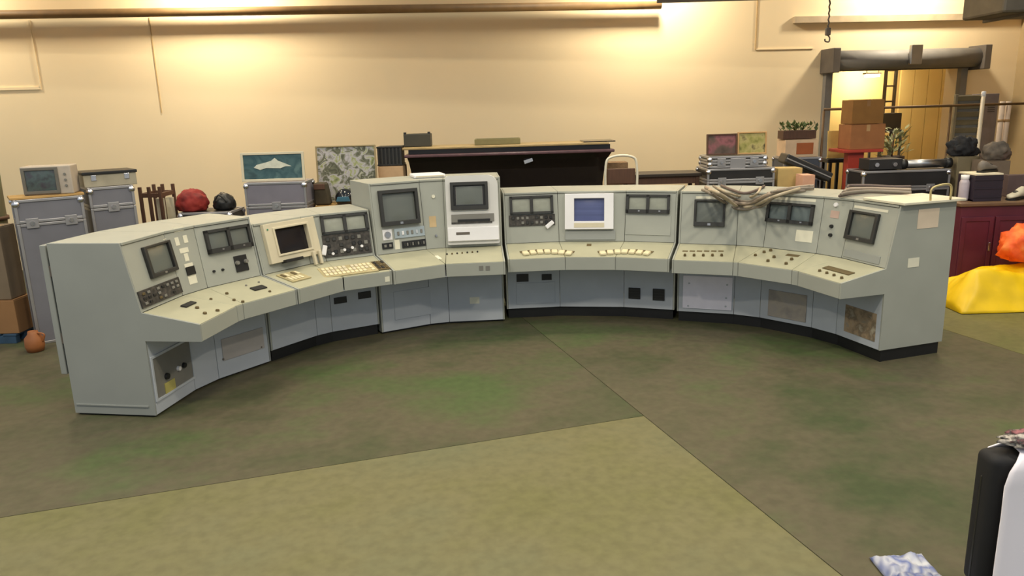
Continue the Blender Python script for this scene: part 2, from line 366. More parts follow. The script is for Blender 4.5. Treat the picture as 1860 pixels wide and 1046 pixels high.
# overhanging pale top plate on the open right end, rear door on the left end
p, n = V((*JT[4][5][:2], 0)), V((*JT[4][5][2:], 0)); t = V((n.y, -n.x, 0))
a = p + n*(OC-.02); b = p + n*(OD+.05)
quad('cover_plate', (a-t*.42+V((0, 0, 1.392)), a+t*.05+V((0, 0, 1.392)), b+t*.05+V((0, 0, 1.392)), b-t*.42+V((0, 0, 1.392))), .02, mat('pale_cover', (214, 208, 186), .5), ROOT[4])
p, n = V((*JT[0][0][:2], 0)), V((*JT[0][0][2:], 0)); t = V((n.y, -n.x, 0))
F = M(((n.x, t.x, 0, p.x), (n.y, t.y, 0, p.y), (0, 0, 1, 0), (0, 0, 0, 1)))
rd = box('rear_door', (OD+.05, .27, .84), (.05, .52, 1.02), PAINT_L, ROOT[0], F, .006)
box('hinge', (OD+.012, .03, .62), (.03, .03, .08), DGREY, rd, F); box('hinge', (OD+.012, .03, 1.15), (.03, .03, .08), DGREY, rd, F)
box('skirting_strip', (.36, -.004, .09), (.62, .008, .01), PAINT_L, PANEL[(0, 'end0')][0], F)

# ---- fittings, located on their own panel
def loc(key, *pts):
    o, F = PANEL[key]; I = F.inverted(); n = F.to_3x3() @ V((0, 0, 1)); q = [I @ on_plane(x, y, F.translation, n) for x, y in pts]
    if len(q) == 4: u0, u1 = (q[0].x+q[3].x)/2, (q[1].x+q[2].x)/2; v1, v0 = (q[0].y+q[1].y)/2, (q[2].y+q[3].y)/2
    elif len(q) == 2: u0, u1, v1, v0 = q[0].x, q[1].x, q[0].y, q[1].y
    else: u0 = u1 = q[0].x; v0 = v1 = q[0].y
    u0, u1 = min(u0, u1), max(u0, u1); v0, v1 = min(v0, v1), max(v0, v1)
    return o, F @ T((u0+u1)/2, (v0+v1)/2, 0), u1-u0, v1-v0
def plate(key, pts, m, name='label', d=.002, bev=0, parent=None, label=None):
    o, F, w_, h_ = loc(key, *pts)
    r_ = box(name, (0, 0, d/2+.0004), (w_, h_, d), m, parent or o, F, bev)
    if label: r_['label'] = label
    return r_, F, w_, h_
def knob(key, pt, r=.012, h=.016, m=BLACK, name='knob', parent=None):
    o, F, _, _ = loc(key, pt); return cyl(name, r, h, m, parent or o, F @ T(0, 0, .0005), 12, r*.85)
def root_of(key): return ROOT[key[0]]
def monitor(key, pts, name='tube_monitor', bez=BEZEL, scr=GLASS, mg=(.09, .09, .09, .16), d=.03, lab=True, label=None):
    o, F, w_, h_ = loc(key, *pts)
    r_ = ring(name, w_, h_, mg[0]*w_, mg[1]*w_, mg[2]*h_, mg[3]*h_, d, bez, root_of(key), F @ T(0, 0, .0005))
    if label: r_['label'] = label
    sw, sh = w_*(1-mg[0]-mg[1])-.002, h_*(1-mg[2]-mg[3])-.002
    bulge('screen', sw, sh, .012, scr, r_, F @ T(w_*(mg[0]-mg[1])/2, h_*(mg[3]-mg[2])/2, .006))
    if lab: box('maker_badge', (0, -h_/2+mg[3]*h_/2, d+.001), (.03, mg[3]*h_*.5, .002), SILVER, r_, F)
    return r_, F, w_, h_
def twin(key, pts, scr=METER, mb=.2, gap=.07, badge=True):
    o, F, w_, h_ = loc(key, *pts); d = .03; r_ = None
    bm = bmesh.new(); mx, mt = .06*w_, .12*h_
    for x0, x1, y0, y1 in ((-.5*w_, -.5*w_+mx, -.5*h_, .5*h_), (.5*w_-mx, .5*w_, -.5*h_, .5*h_), (-gap*w_/2, gap*w_/2, -.5*h_, .5*h_), (-.5*w_, .5*w_, .5*h_-mt, .5*h_), (-.5*w_, .5*w_, -.5*h_, -.5*h_+mb*h_)):
        add_box(bm, ((x0+x1)/2, (y0+y1)/2, d/2), (x1-x0, y1-y0, d))
    r_ = bm_obj('twin_meter', bm, BEZEL, root_of(key), F @ T(0, 0, .0005))
    sw = w_*(.5-gap/2)-mx-.002; sh = h_-mt-mb*h_-.002
    for s in (-1, 1):
        x = s*(gap*w_/2+sw/2)
        bulge('screen', sw, sh, .006, scr, r_, F @ T(x, (mb*h_-mt)/2, .008))
        if badge: box('bright_tab', (x+sw*.1, -h_/2+mb*h_*.6, d+.001), (.018, .012, .003), SILVER, r_, F)
    return r_, F, w_, h_
def panel_of_keys(key, pts, m, nx, ny, km, name='switch_panel', kname='switch', fill=.6, skip=0.0, d=.012, hgt=.008):
    o, F, w_, h_ = loc(key, *pts)
    r_ = box(name, (0, 0, d/2+.0005), (w_, h_, d), m, root_of(key), F, .002)
    bm = bmesh.new(); cw, ch = w_*.92/nx, h_*.86/ny; add_box(bm, (0, 0, 0), (cw*fill, ch*fill, hgt)); bevel(bm, min(cw, ch)*fill*.12, 1); me = bpy.data.meshes.new(kname); bmesh.ops.recalc_face_normals(bm, faces=bm.faces); bm.to_mesh(me); bm.free()
    kms = km if isinstance(km, list) else [km]; mes = []
    for q in kms: e_ = me.copy(); e_.materials.append(q); mes.append(e_)
    for j in range(ny):
        for i in range(nx):
            if random.random() < skip: continue
            link_me(kname, random.choice(mes), None, r_, F @ T(-w_*.46+cw*(i+.5), -h_*.43+ch*(j+.5), d+hgt/2+.0006))
    return r_, F, w_, h_
f = lambda s, k: (s, k, 'face')
# section 1
monitor(f(0, 0), [(258, 447), (308, 437), (317, 494), (268, 506)], mg=(.1, .1, .07, .12))
plate(f(0, 0), [(296, 436), (308, 431)], PAPER)
r_, F, w_, h_ = panel_of_keys(f(0, 0), [(247, 529), (324, 504), (329, 531), (258, 561)], DARKPAN, 8, 3, [BLACK, GREYPAN, BROWNK, GREYPAN], 'patch_panel', 'push_button', .55, .25)
for p_ in ([(314, 413), (334, 419)], [(316, 432), (327, 445)], [(331, 428), (342, 440)], [(325, 452), (343, 457)], [(333, 461), (344, 473)], [(334, 480), (351, 484)], [(340, 500), (359, 513)]): plate(f(0, 1), p_, PAPER)
plate(f(0, 1), [(336, 486), (355, 497)], BLACK, 'counter_display', .012, .002)
twin(f(0, 2), [(369, 420), (452, 406), (455, 447), (377, 464)], GLASS, .2)
r_, F, w_, h_ = plate(f(0, 2), [(423, 466), (452, 490)], BLACK, 'selector_plate', .01, .002)
for s in (-1, 1): cyl('selector_knob', .02, .022, GREYPAN, r_, F @ T(s*.045, .01, .011), 14, .016)
for p_ in ((388, 493), (404, 490)): knob(f(0, 2), p_, .012)
dk = lambda s, k: (s, k, 'desk')
plate(dk(0, 0), [(327, 555), (355, 547), (356, 554), (331, 560)], BLACK, 'fader_block', .012, .002)
for p_ in ((358, 560), (372, 570), (395, 565)): knob(dk(0, 0), p_, .016, .014, BROWNK)
for p_ in ((425, 546), (441, 549), (412, 534)): knob(dk(0, 2), p_, .014, .014, BROWNK)
knob(dk(0, 0), (383, 544), .012, .012, BROWNK)
plate(dk(0, 2), [(457, 524), (479, 518), (481, 524), (461, 530)], BLACK, 'fader_block', .012, .002)
knob(dk(0, 2), (490, 530), .012, .012, BROWNK); knob(dk(0, 2), (447, 519), .01, .01, GREYPAN); knob(dk(0, 2), (470, 513), .01, .01, GREYPAN)
kn = lambda s, k: (s, k, 'knee')
r_, F, w_, h_ = plate(kn(0, 0), [(270, 638), (341, 630), (354, 688), (285, 720)], GREYPAN, 'socket_panel', .006, .002)
ring('recess_frame', w_+.03, h_+.03, .02, .02, .02, .02, .014, KNEE, r_, F, .001)
for p_, m_, rr in (((301, 683), BLACK, .028), ((322, 669), WHITE, .022), ((332, 663), BLACK, .024)): knob(kn(0, 0), p_, rr, .025, m_, 'socket', r_)
plate(kn(0, 0), [(297, 697), (318, 708)], mat('yellow_tag', (176, 166, 96), .6), 'tag', .012, parent=r_)
plate(kn(0, 2), [(402, 615), (479, 594), (477, 632), (404, 656)], mat('pinkish_grey_panel', (170, 164, 160), .6, var=.06), 'access_cover', .008, .002)
for p_ in ((405, 652), (474, 630)): knob(kn(0, 2), p_, .008, .012, DGREY, 'screw')
# section 2: cream framed monitor
r_, F, w_, h_ = monitor(f(1, 0), [(474, 410), (568, 393), (574, 462), (486, 482)], 'framed_monitor', CREAM, DGLASS, (.19, .18, .14, .19), .05, False, 'cream framed monitor with dark screen')
ring('inner_trim', w_*.70, h_*.74, .02, .02, .02, .02, .012, CREAM, r_, F @ T(0, h_*.02, .05))
cyl('green_button', .008, .006, mat('green_button', (60, 130, 100), .5), r_, F @ T(-w_*.44, h_*.36, .051))
for x in (.30, .42): box('support_prong', (x*w_, -h_*.5-.03, .07), (.028, .13, .03), CREAM, r_, F, .005)
box('pull_out_tray', (-.12*w_, -h_*.5+.0, .06), (.2, .03, .08), BLACK, r_, F, .004)
plate(f(1, 0), [(545, 386), (560, 380)], PAPER) if False else None
twin(f(1, 2), [(580, 394), (665, 386), (669, 417), (585, 427)], METER, .12, badge=False)
r_, F, w_, h_ = panel_of_keys(f(1, 2), [(583, 428), (669, 419), (676, 456), (591, 471)], DARKPAN, 7, 3, [BLACK, BEZEL, GREYPAN], 'switch_panel', 'push_button', .6, .2)
for p_ in ((604, 461), (625, 454), (639, 450), (656, 447)): knob(f(1, 2), p_, .016, .03, WHITE, 'white_button', r_)
# section 2 desk: key bed
panel_of_keys(dk(1, 0), [(500, 500), (548, 492), (556, 508), (530, 514)], mat('tan_key_bed', (170, 158, 120), .6), 5, 2, [BROWNK, KEYW], 'key_bed', 'key', .7, .15)
panel_of_keys(dk(1, 2), [(578, 491), (668, 477), (690, 490), (590, 509)], mat('tan_key_bed', (170, 158, 120), .6), 12, 3, [KEYW, KEYW, CREAM], 'key_bed', 'key', .78, .04)
panel_of_keys(dk(1, 2), [(672, 478), (695, 474), (708, 488), (690, 493)], BROWNK, 3, 3, [BROWNK, BLACK], 'joystick_panel', 'dark_key', .7)
plate((1, 2, 'lip'), [(699, 503), (708, 511)], PAPER)
for p_ in ([(606, 541), (630, 549)], [(650, 531), (674, 540)]): plate(kn(1, 2), p_, BLACK, 'vent_slot', .008, .002)
# section 3
r_, F, w_, h_ = monitor(f(2, 0), [(685, 347), (755, 341), (762, 405), (692, 412)], mg=(.08, .08, .1, .12), d=.045)
r_, F, w_, h_ = plate(f(2, 0), [(694, 418), (713, 435)], WHITE, 'dial_plate', .006, .001)
cyl('dial', .035, .02, SILVER, r_, F @ T(0, 0, .007), 18, .03)
panel_of_keys(f(2, 0), [(715, 416), (769, 410), (772, 428), (717, 433)], mat('blue_grey_plate', (158, 170, 178), .5), 6, 1, [GREYPAN, WHITE, KNEE], 'button_strip', 'push_button', .45)
panel_of_keys(f(2, 0), [(729, 438), (772, 434), (774, 446), (731, 451)], BLACK, 8, 1, [BEZEL, GREYPAN], 'jack_strip', 'jack', .5)
panel_of_keys(f(2, 0), [(693, 442), (713, 440), (714, 451), (695, 453)], BLACK, 2, 1, [BEZEL, GREYPAN], 'jack_strip', 'jack', .5)
plate(f(2, 0), [(716, 436), (727, 452)], PAPER)
knob(f(2, 1), (787, 357), .02, .012, PAPER, 'round_sticker')
plate(f(2, 1), [(779, 393), (793, 412)], mat('faded_orange_label', (196, 170, 130), .8), 'label')
knob(f(2, 1), (792, 428), .014, .02, SILVER)
# white rounded unit
o, F, w_, h_ = loc(f(2, 2), (812, 326), (903, 322), (907, 442), (810, 444))
def rrect(w_, h_, rads, n=6):
    out = []
    for (cx, cy, a0), r in zip(((1, 1, 0), (-1, 1, 90), (-1, -1, 180), (1, -1, 270)), rads):
        for i in range(n+1):
            a = math.radians(a0+90*i/n); out.append((cx*(w_/2-r)+r*math.cos(a), cy*(h_/2-r)+r*math.sin(a)))
    return out
u_ = prism('rounded_unit', rrect(w_, h_+.03, (.1, .03, .01, .01)), .06, mat('pale_grey_moulding', (208, 206, 202), .45, var=.03), ROOT[2], F @ T(0, .015, .0005), .004)
u_['label'] = 'pale moulded unit with rounded top corner'
def sub(dx, dy, sx, sy, m, name, z=.0605, d=.008, bev=.001): return box(name, (dx*w_, dy*h_+.0, z+d/2), (sx*w_, sy*h_, d), m, u_, F, bev)
rg = ring('monitor_bezel', .72*w_, .42*h_, .06*w_, .06*w_, .05*h_, .06*h_, .03, BEZEL, u_, F @ T(-.05*w_, .235*h_, .0608)); ring('inner_bezel', .6*w_, .32*h_, .045*w_, .045*w_, .02*h_, .02*h_, .01, BLACK, u_, F @ T(-.05*w_, .24*h_, .062), .001)
bulge('screen', .5*w_, .27*h_, .01, GLASS, u_, F @ T(-.05*w_, .24*h_, .066))
sub(0, -.1, .82, .12, GREYPAN, 'drive_panel'); sub(.02, -.135, .62, .035, BLACK, 'drive_slot', .0686); sub(-.02, -.17, .78, .03, DARKPAN, 'drive_slot')
sub(0, -.34, .98, .21, WHITE, 'white_drawer', .0605, .03, .006); sub(-.2, -.33, .26, .04, DGREY, 'drawer_label', .091, .003)
for i in range(7):
    knob(dk(2, 2), (812+i*9.2, 462.5-i*.75), .009, .014, BROWNK if i % 2 else BLACK, 'toggle')
plate(dk(2, 1) if (2, 1, 'desk') in PANEL else dk(2, 0), [(789, 465), (803, 470)], PAPER)
for x in (874, 886): plate((2, 2, 'lip'), [(x-4, 483), (x+4, 491)], GREYPAN, 'badge')
plate(kn(2, 2), [(853, 540), (871, 551)], PAPER)
plate(kn(2, 0), [(716, 530), (782, 520), (782, 570), (716, 582)], KNEE, 'access_cover', .006, .002)
plate(kn(2, 2), [(816, 520), (905, 513), (905, 560), (816, 566)], KNEE, 'access_cover', .005, .002) if False else None
# section 4
twin(f(3, 0), [(925, 357), (1004, 355), (1005, 388), (926, 389)], METER, .12, badge=False)
r_, F, w_, h_ = panel_of_keys(f(3, 0), [(924, 391), (1007, 389), (1009, 409), (925, 411)], DARKPAN, 9, 2, [BLACK, GREYPAN, BEZEL], 'switch_panel', 'push_button', .6, .2)
r_, F, w_, h_ = monitor(f(3, 1), [(1026, 353), (1115, 351), (1114, 416), (1027, 417)], 'white_framed_monitor', WHITE, BGLASS, (.19, .19, .13, .23), .05, False, 'white framed monitor with blue screen')
box('control_strip', (0, -h_*.385, .051), (w_*.62, h_*.13, .006), CREAM, r_, F, .002)
r_, F, w_, h_ = plate(f(3, 1), [(1026, 420), (1118, 419), (1118, 435), (1027, 436)], PAINT_L, 'drawer_front', .014, .003)
twin(f(3, 2), [(1138, 354), (1217, 353), (1217, 387), (1138, 388)], METER, .2)
plate(f(3, 2), [(1136, 392), (1219, 391), (1218, 426), (1136, 428)], PAINT, 'blank_panel', .006, .002)
for k, (x0, x1) in ((0, (948, 1040)), (1, (1088, 1182))):
    for i in range(7):
        t_ = (i+.5)/7; x = x0+(x1-x0)*t_; y = 463 - 4*math.sin(math.pi*t_)
        key = dk(3, 0 if x < 1019 else 1 if x < 1134 else 2)
        o, F, _, _ = loc(key, (x, y)); F = F @ M.Rotation((.5-t_)*.5, 4, 'Z')
        box('fader_cap', (0, -.005, .0155), (.062, .085, .03), KEYW, o, F, .01); box('fader_slot', (0, .07, .003), (.072, .055, .005), BROWNK, o, F, .001)
plate(dk(3, 1), [(1066, 443), (1074, 447)], BROWNK, 'badge')
for p_ in ([(938, 498), (960, 511)], [(984, 498), (1002, 508)]): plate(kn(3, 0), p_, BLACK, 'vent_slot', .01, .002)
for p_ in ([(1142, 522), (1163, 543)], [(1186, 524), (1207, 546)]):
    r_, F, w_, h_ = plate(kn(3, 2), p_, BLACK, 'vent_grille', .012, .002)
    for i in range(4): box('grille_bar', (0, -h_*.36+h_*.24*i, .0135), (w_*.9, .008, .004), BEZEL, r_, F)
plate(kn(3, 0), [(938, 514), (1008, 512), (1008, 550), (938, 552)], KNEE, 'access_cover', .006, .002)
# section 5
monitor(f(4, 0), [(1261, 362), (1318, 363), (1317, 412), (1261, 411)], mg=(.07, .07, .08, .16))
plate(f(4, 0), [(1264, 356), (1311, 357), (1311, 361), (1264, 361)], PAPER)
twin(f(4, 2), [(1394, 366), (1480, 372), (1477, 411), (1394, 402)], mat('blue_grey_glass', (98, 108, 108), .25, var=.06), .18)
plate(f(4, 2), [(1402, 357), (1482, 362), (1482, 367), (1402, 362)], PAPER)
plate(f(4, 2), [(1446, 417), (1477, 420), (1475, 441), (1445, 438)], PAPER, 'card')
knob(f(4, 3), (1519, 372), .022, .014, WHITE, 'round_sticker')
plate(f(4, 3), [(1510, 382), (1523, 397)], mat('pink_label', (184, 158, 146), .8), 'label')
for p_ in ((1511, 411), (1509, 427)): knob(f(4, 3), p_, .018, .02)
monitor(f(4, 4), [(1543, 381), (1597, 388), (1592, 445), (1540, 434)], mg=(.12, .1, .08, .14))
plate(f(4, 4), [(1552, 374), (1614, 380), (1614, 385), (1552, 379)], PAPER)
plate(f(4, 4), [(1534, 452), (1600, 466), (1597, 480), (1532, 466)], PAINT_L, 'blank_panel', .006, .002)
for i in range(5): knob(dk(4, 0), (1244+16.7*i, 465), .014, .022, BROWNK)
for i in range(6): plate(dk(4, 0), [(1240+13*i, 455), (1249+13*i, 457.5)], BROWNK, 'legend_strip')
for p_ in ((1395, 475), (1406, 468), (1388, 459), (1428, 480), (1438, 472), (1400, 456)): knob(dk(4, 2), p_, .016, .02, BROWNK)
knob(dk(4, 1), (1372, 465), .016, .02, BROWNK)
plate(dk(4, 2), [(1428, 461), (1452, 463), (1452, 467), (1428, 465)], BROWNK, 'legend_strip')
for p_ in ((1489, 493), (1502, 497), (1515, 501), (1529, 506)): knob(dk(4, 4), p_, .014, .018, BROWNK)
plate(dk(4, 4), [(1497, 484), (1553, 494), (1550, 500), (1493, 490)], BROWNK, 'fader_strip', .008, .001)
plate(kn(4, 0), [(1241, 501), (1330, 502), (1330, 562), (1240, 560)], mat('pale_lilac_cover', (236, 232, 244), .5, var=.05), 'access_cover', .01, .002)
for p_ in ((1252, 514), (1321, 517), (1250, 555), (1319, 541), (1318, 556)): knob(kn(4, 0), p_, .012, .012, KNEE, 'screw')
plate(kn(4, 2), [(1398, 524), (1466, 538), (1464, 586), (1394, 572)], multi('worn_beige_panel', [(158, 152, 150), (168, 158, 146), (140, 134, 130)], 6), 'access_cover', .008, .002)
plate(kn(4, 4), [(1536, 556), (1592, 566), (1590, 622), (1534, 600)], multi('torn_brown_label', [(132, 128, 120), (160, 138, 110), (120, 104, 84), (170, 160, 140)], 9), 'torn_label', .004)
plate((4, 'end5'), [(1667, 380), (1706, 378), (1704, 411), (1667, 417)], PINKPAPER, 'paper_notice')
plate((4, 'end5'), [(1649, 469), (1669, 468), (1669, 484), (1649, 486)], PAPER, 'sticker')
for key, pt, an in ((f(1, 2), (588, 455), -.3), (f(3, 0), (998, 408), -.9)):
    o, F, _, _ = loc(key, pt); tg = box('white_tag', (0, 0, .026), (.045, .1, .02), WHITE, root_of(key), F @ M.Rotation(an, 4, 'Z'), .008)

# ------------------------------------------------------------------ loose things
def span(x0, x1, y, Y): return wp(x0, y, Y), wp(x1, y, Y)
def zat(px, py, Y): return wp(px, py, Y).z
CASEM = mat('grey_case_laminate', (112, 112, 120), .5, var=.08, scale=3)
CASEB = mat('black_case_laminate', (40, 38, 38), .4, var=.15, scale=4)
ALU = mat('aluminium_edge', (170, 168, 170), .4, .7, var=.06)
CHROME = mat('chrome_corner', (214, 214, 220), .25, 1, var=.03)
TAN = mat('tan_board', (186, 148, 100), .8, var=.08, scale=5)
WOOD = mat('plywood', (176, 140, 84), .7, var=.12, scale=4, stretch=(1, 8, 8))
def flight_case(x0, x1, Y, dp, z0, z1, lab, lam=CASEM, rz=0, lid=.25, group=None, latches=2, cat='flight case', Y2=None):
    Y2 = Y if Y2 is None else Y2; rz = math.atan2(Y2-Y, x1-x0); w_ = math.hypot(x1-x0, Y2-Y); h_ = z1-z0
    r = thing('flight_case', ((x0+x1)/2-math.sin(rz)*dp/2, (Y+Y2)/2+math.cos(rz)*dp/2, z0), lab, cat, group, rz); W_ = WM[r.name]; e = .028; b_ = .012
    zl = h_*(1-lid)
    def shell(n, a, b): return box(n, (0, 0, (a+b)/2), (w_-.02, dp-.02, b-a), lam, r, W_, .002)
    bd = shell('case_body', .004, zl-.002); ld = shell('case_lid', zl+.002, h_-.004)
    bars = []
    for sx in (-1, 1):
        for sy in (-1, 1): box('corner_extrusion', (sx*(w_/2-e/2), sy*(dp/2-e/2), zl/2), (e, e, zl-.004), ALU, bd, W_, .004); box('corner_extrusion', (sx*(w_/2-e/2), sy*(dp/2-e/2), (zl+h_)/2), (e, e, h_-zl-.004), ALU, ld, W_, .004)
    for z, p_ in ((e/2, bd), (zl-e/2-.003, bd), (zl+e/2+.003, ld), (h_-e/2, ld)):
        for s in (-1, 1):
            box('edge_extrusion', (0, s*(dp/2-e/2), z), (w_-2*e, e, e), ALU, p_, W_, .004); box('edge_extrusion', (s*(w_/2-e/2), 0, z), (e, dp-2*e, e), ALU, p_, W_, .004)
    for sx in (-1, 1):
        for sy in (-1, 1):
            for z, p_ in ((.03, bd), (h_-.03, ld)):
                bm = bmesh.new(); bmesh.ops.create_icosphere(bm, subdivisions=2, radius=.04, matrix=T(sx*(w_/2-.022), sy*(dp/2-.022), z+(.013 if z < .1 else -.013))); bm_obj('ball_corner', bm, CHROME, p_, W_, True)
    for i in range(latches):
        x = 0 if latches == 1 else (-.28+.56*i/(latches-1))*w_
        lt = box('butterfly_latch', (x, -dp/2-.002, zl), (.11, .008, .1), ALU, bd, W_, .003); cyl('latch_knob', .022, .012, CHROME, lt, W_ @ T(x, -dp/2-.006, zl) @ M.Rotation(math.pi/2, 4, 'X'), 12)
    hd = box('handle_plate', (0, -dp/2-.001, h_*.38), (.2, .008, .13), ALU, bd, W_, .003)
    return r
def cbox(name, x0, x1, Y, dp, z0, z1, m, lab, cat, rz=0, bev=.006, tape=None, group=None):
    """carton or crate: walls plus flaps / lid line"""
    w_ = x1-x0; h_ = z1-z0; r = thing(name, ((x0+x1)/2, Y+dp/2, z0), lab, cat, group, rz); W_ = WM[r.name]
    box('body', (0, 0, h_/2-.002), (w_, dp, h_-.004), m, r, W_, bev)
    for s in (-1, 1): box('flap', (0, s*dp/4, h_-.003+.003), (w_*.995, dp/2-.004, .006), m, r, W_, .001)
    if tape: box('tape', (0, 0, h_+.004), (w_*.9, .05, .002), tape, r, W_); box('tape', (0, -dp/2-.001, h_*.86), (.05, .002, h_*.26), tape, r, W_)
    return r
def picture(x0, x1, Y, z0, z1, m, fm, lab, lean=.08, th=.03, fw=.03, group=None, name='framed_picture', cat='picture'):
    w_, h_ = x1-x0, z1-z0; r = thing(name, ((x0+x1)/2, Y, z0), lab, cat, group); W_ = WM[r.name] @ M.Rotation(-lean, 4, 'X')
    F = W_ @ T(0, 0, h_/2) @ M.Rotation(math.pi/2, 4, 'X')
    ring('frame', w_, h_, fw, fw, fw, fw, th, fm, r, F); box('canvas', (0, 0, th*.4), (w_-2*fw, h_-2*fw, th*.4), m, r, F)
    box('backing_board', (0, 0, th*.1), (w_-2*fw, h_-2*fw, th*.1), TAN, r, F)
    return r, F
def blob(name, c, s, m, seed, amp=.18, sub=4, rz=0, flat=True, sc=2.2, parent=None):
    """soft crumpled form resting on z = c.z"""
    from mathutils import noise as nz
    bm = bmesh.new(); bmesh.ops.create_icosphere(bm, subdivisions=sub, radius=1)
    for v in bm.verts:
        p = v.co.copy(); k = 1 + amp*nz.noise(p*sc + V((seed, 0, 0))) + amp*.6*nz.noise(p*sc*2.7 + V((0, seed, 0))) + amp*.3*nz.noise(p*sc*6 + V((0, 0, seed)))
        q = p*k
        v.co = V((q.x*s[0], q.y*s[1], q.z*s[2]))
        if flat: v.co.z = max(v.co.z, -s[2]*.55)
    zm = min(v.co.z for v in bm.verts)
    for v in bm.verts: v.co.z -= zm
    return bm_obj(name, bm, m, parent, T(*c) @ M.Rotation(rz, 4, 'Z'), True)
# ---- left: flight cases and what stands on them
a, b = wp(29, 400, 7.5), wp(157, 400, 7.86); z1 = (zat(29, 368, 7.5)+zat(157, 351, 7.86))/2
fc1 = flight_case(a.x, b.x, 7.5, .42, 0, z1, 'tall grey flight case under the small television, beside the console end', lid=.16, group='grey flight cases', Y2=7.86); F1 = WM[fc1.name]
a2, b2 = wp(163, 370, 8.0), wp(247, 370, 8.28); z2 = (zat(163, 344, 8.0)+zat(247, 333, 8.28))/2
fc2 = flight_case(a2.x, b2.x, 8.0, .5, 0, z2, 'grey flight case under the silver box with black lid', lid=.14, latches=1, group='grey flight cases', Y2=8.28); F2 = WM[fc2.name]
bd = tag(box('plywood_board', (.0, .0, z1+.013), (.66, .36, .022), WOOD, None, F1, .003), 'orange plywood board lying between television and tall flight case', 'board')
zt0 = z1+.025; zt1 = zat(95, 300, 7.9)
tvp = F1 @ V((.07, .02, zt0)); tv = thing('television', tvp, 'small grey television with dark screen on a plywood board', 'television', None, .28); W_ = WM[tv.name]; w_ = .46; h_ = zt1-zt0
box('housing', (0, 0, h_/2), (w_, .28, h_), mat('taupe_plastic', (176, 164, 150), .6), tv, W_, .012)
F = W_ @ T(-w_*.12, -.141, h_/2) @ M.Rotation(math.pi/2, 4, 'X'); rg = ring('screen_surround', w_*.72, h_*.92, .03, .03, .03, .03, .014, mat('olive_grey_plastic', (104, 100, 92), .6), tv, F)
bulge('screen', w_*.72-.062, h_*.92-.062, .012, multi('tv_screen', [(54, 50, 54), (78, 92, 92), (70, 62, 74)], 9, .3), rg, F @ T(0, 0, .003))
for k in range(3): cyl('control_knob', .012, .012, GREYPAN, tv, W_ @ T(w_*.37, -.14, h_*(.3+.2*k)) @ M.Rotation(math.pi/2, 4, 'X'), 12)
z3 = zat(195, 309, 8.3)
sbx = thing('silver_box', F2 @ V((.02, 0, z2)), 'shallow silver box with thin black lid on top of flight case', 'box', None, math.atan2(.28, b2.x-a2.x)); W_ = WM[sbx.name]; w_ = .54; h_ = z3-z2
box('body', (0, 0, (h_-.03)/2), (w_*.96, .4, h_-.03), mat('dull_silver', (168, 160, 140), .5, .3), sbx, W_, .006); box('lid', (0, 0, h_-.016), (w_, .43, .03), BLACK, sbx, W_, .005)
for s in (-1, 1): box('clasp', (s*w_*.3, -.203, h_*.6), (.05, .01, .06), CHROME, sbx, W_, .002)
# brown framed trolley with cream boards
BRN = mat('dark_brown_wood', (84, 56, 40), .6, var=.15, stretch=(8, 8, 1))
ra, rb = span(256, 292, 370, 8.9); zr = zat(296, 339, 8.9)
rk = thing('wooden_rack', ((ra.x+rb.x)/2, 9.1, 0), 'dark brown wooden rack with cream boards behind the console', 'rack'); W_ = WM[rk.name]; w_ = rb.x-ra.x
for sx in (-1, -.1, 1):
    for sy in (-1, 1): box('post', (sx*w_/2, sy*.18, zr/2), (.035, .035, zr), BRN, rk, W_, .004)
for z in (.25, .75, zr-.1):
    for sy in (-1, 1): box('rail', (0, sy*.18, z), (w_, .025, .05), BRN, rk, W_, .003)
    for sx in (-1, 1): box('rail', (sx*w_/2, 0, z), (.025, .34, .05), BRN, rk, W_, .003)
for k in (0, 1): box('cream_board', ((.2+.3*k)*w_, -.05+.1*k, .28+(zr-.42)/2), (w_*.42, .02, zr-.44), CREAM, rk, W_, .002)
# trunk with red bag and black bag
ka, kb = span(322, 418, 380, 9.0); zk = zat(360, 386, 9.0)
flight_case(ka.x, kb.x, 9.0, .5, 0, zk, 'black trunk standing under the crumpled red bag', CASEB, lid=.3, cat='trunk')
c = wp(351, 385, 9.2); zr2 = zat(338, 343, 9.15)-zk
REDM = multi('red_fabric', [(84, 18, 18), (132, 30, 26), (156, 50, 40)], 7, .75)
tag(blob('red_bag', (c.x, 9.2, zk+.002), (.19, .16, zr2*.62), REDM, 3, .16), 'crumpled red fabric bag lying on black trunk behind console', 'bag')
c = wp(408, 372, 9.25); bb = thing('black_bag', (c.x, 9.25, zk+.002), 'flat black bag lying beside the crumpled red bag', 'bag')
blob('bag_body', (c.x, 9.25, zk+.002), (.13, .13, .13), BLACK, 9, .12, parent=bb); tube('strap', smooth_path([(c.x-.08, 9.13, zk+.1), (c.x, 9.1, zk+.19), (c.x+.08, 9.13, zk+.1)]), .01, BEZEL, bb)
# far left pile
GRN = mat('dark_green_canvas', (84, 92, 60), .8, var=.15)
p = wp(6, 420, 8.42); zt_ = zat(4, 291, 8.42)
rl = thing('canvas_roll', (p.x-.12, 8.42, 0), 'dark green canvas roll standing upright at the left of the flight cases', 'roll')
lathe('roll', [(0, 0), (.16, 0), (.17, .3), (.16, zt_*.6), (.17, zt_-.1), (.13, zt_), (0, zt_)], multi('canvas', [(64, 44, 44), (92, 84, 60), (84, 100, 66)], 2, .85), rl, T(p.x-.12, 8.42, 0), 18)
for z in (.5, 1.2): lathe('strap', [(.168, z), (.185, z), (.185, z+.04), (.168, z+.04)], BRN, rl, T(p.x-.12, 8.42, 0), 18)
PAL = mat('blue_pallet_paint', (46, 72, 96), .7, var=.2)
q = fl(30, 624); pl = thing('blue_pallet', (q.x-.50, q.y+.19, 0), 'low blue painted pallet on the floor under brown cartons', 'pallet'); W_ = WM[pl.name]
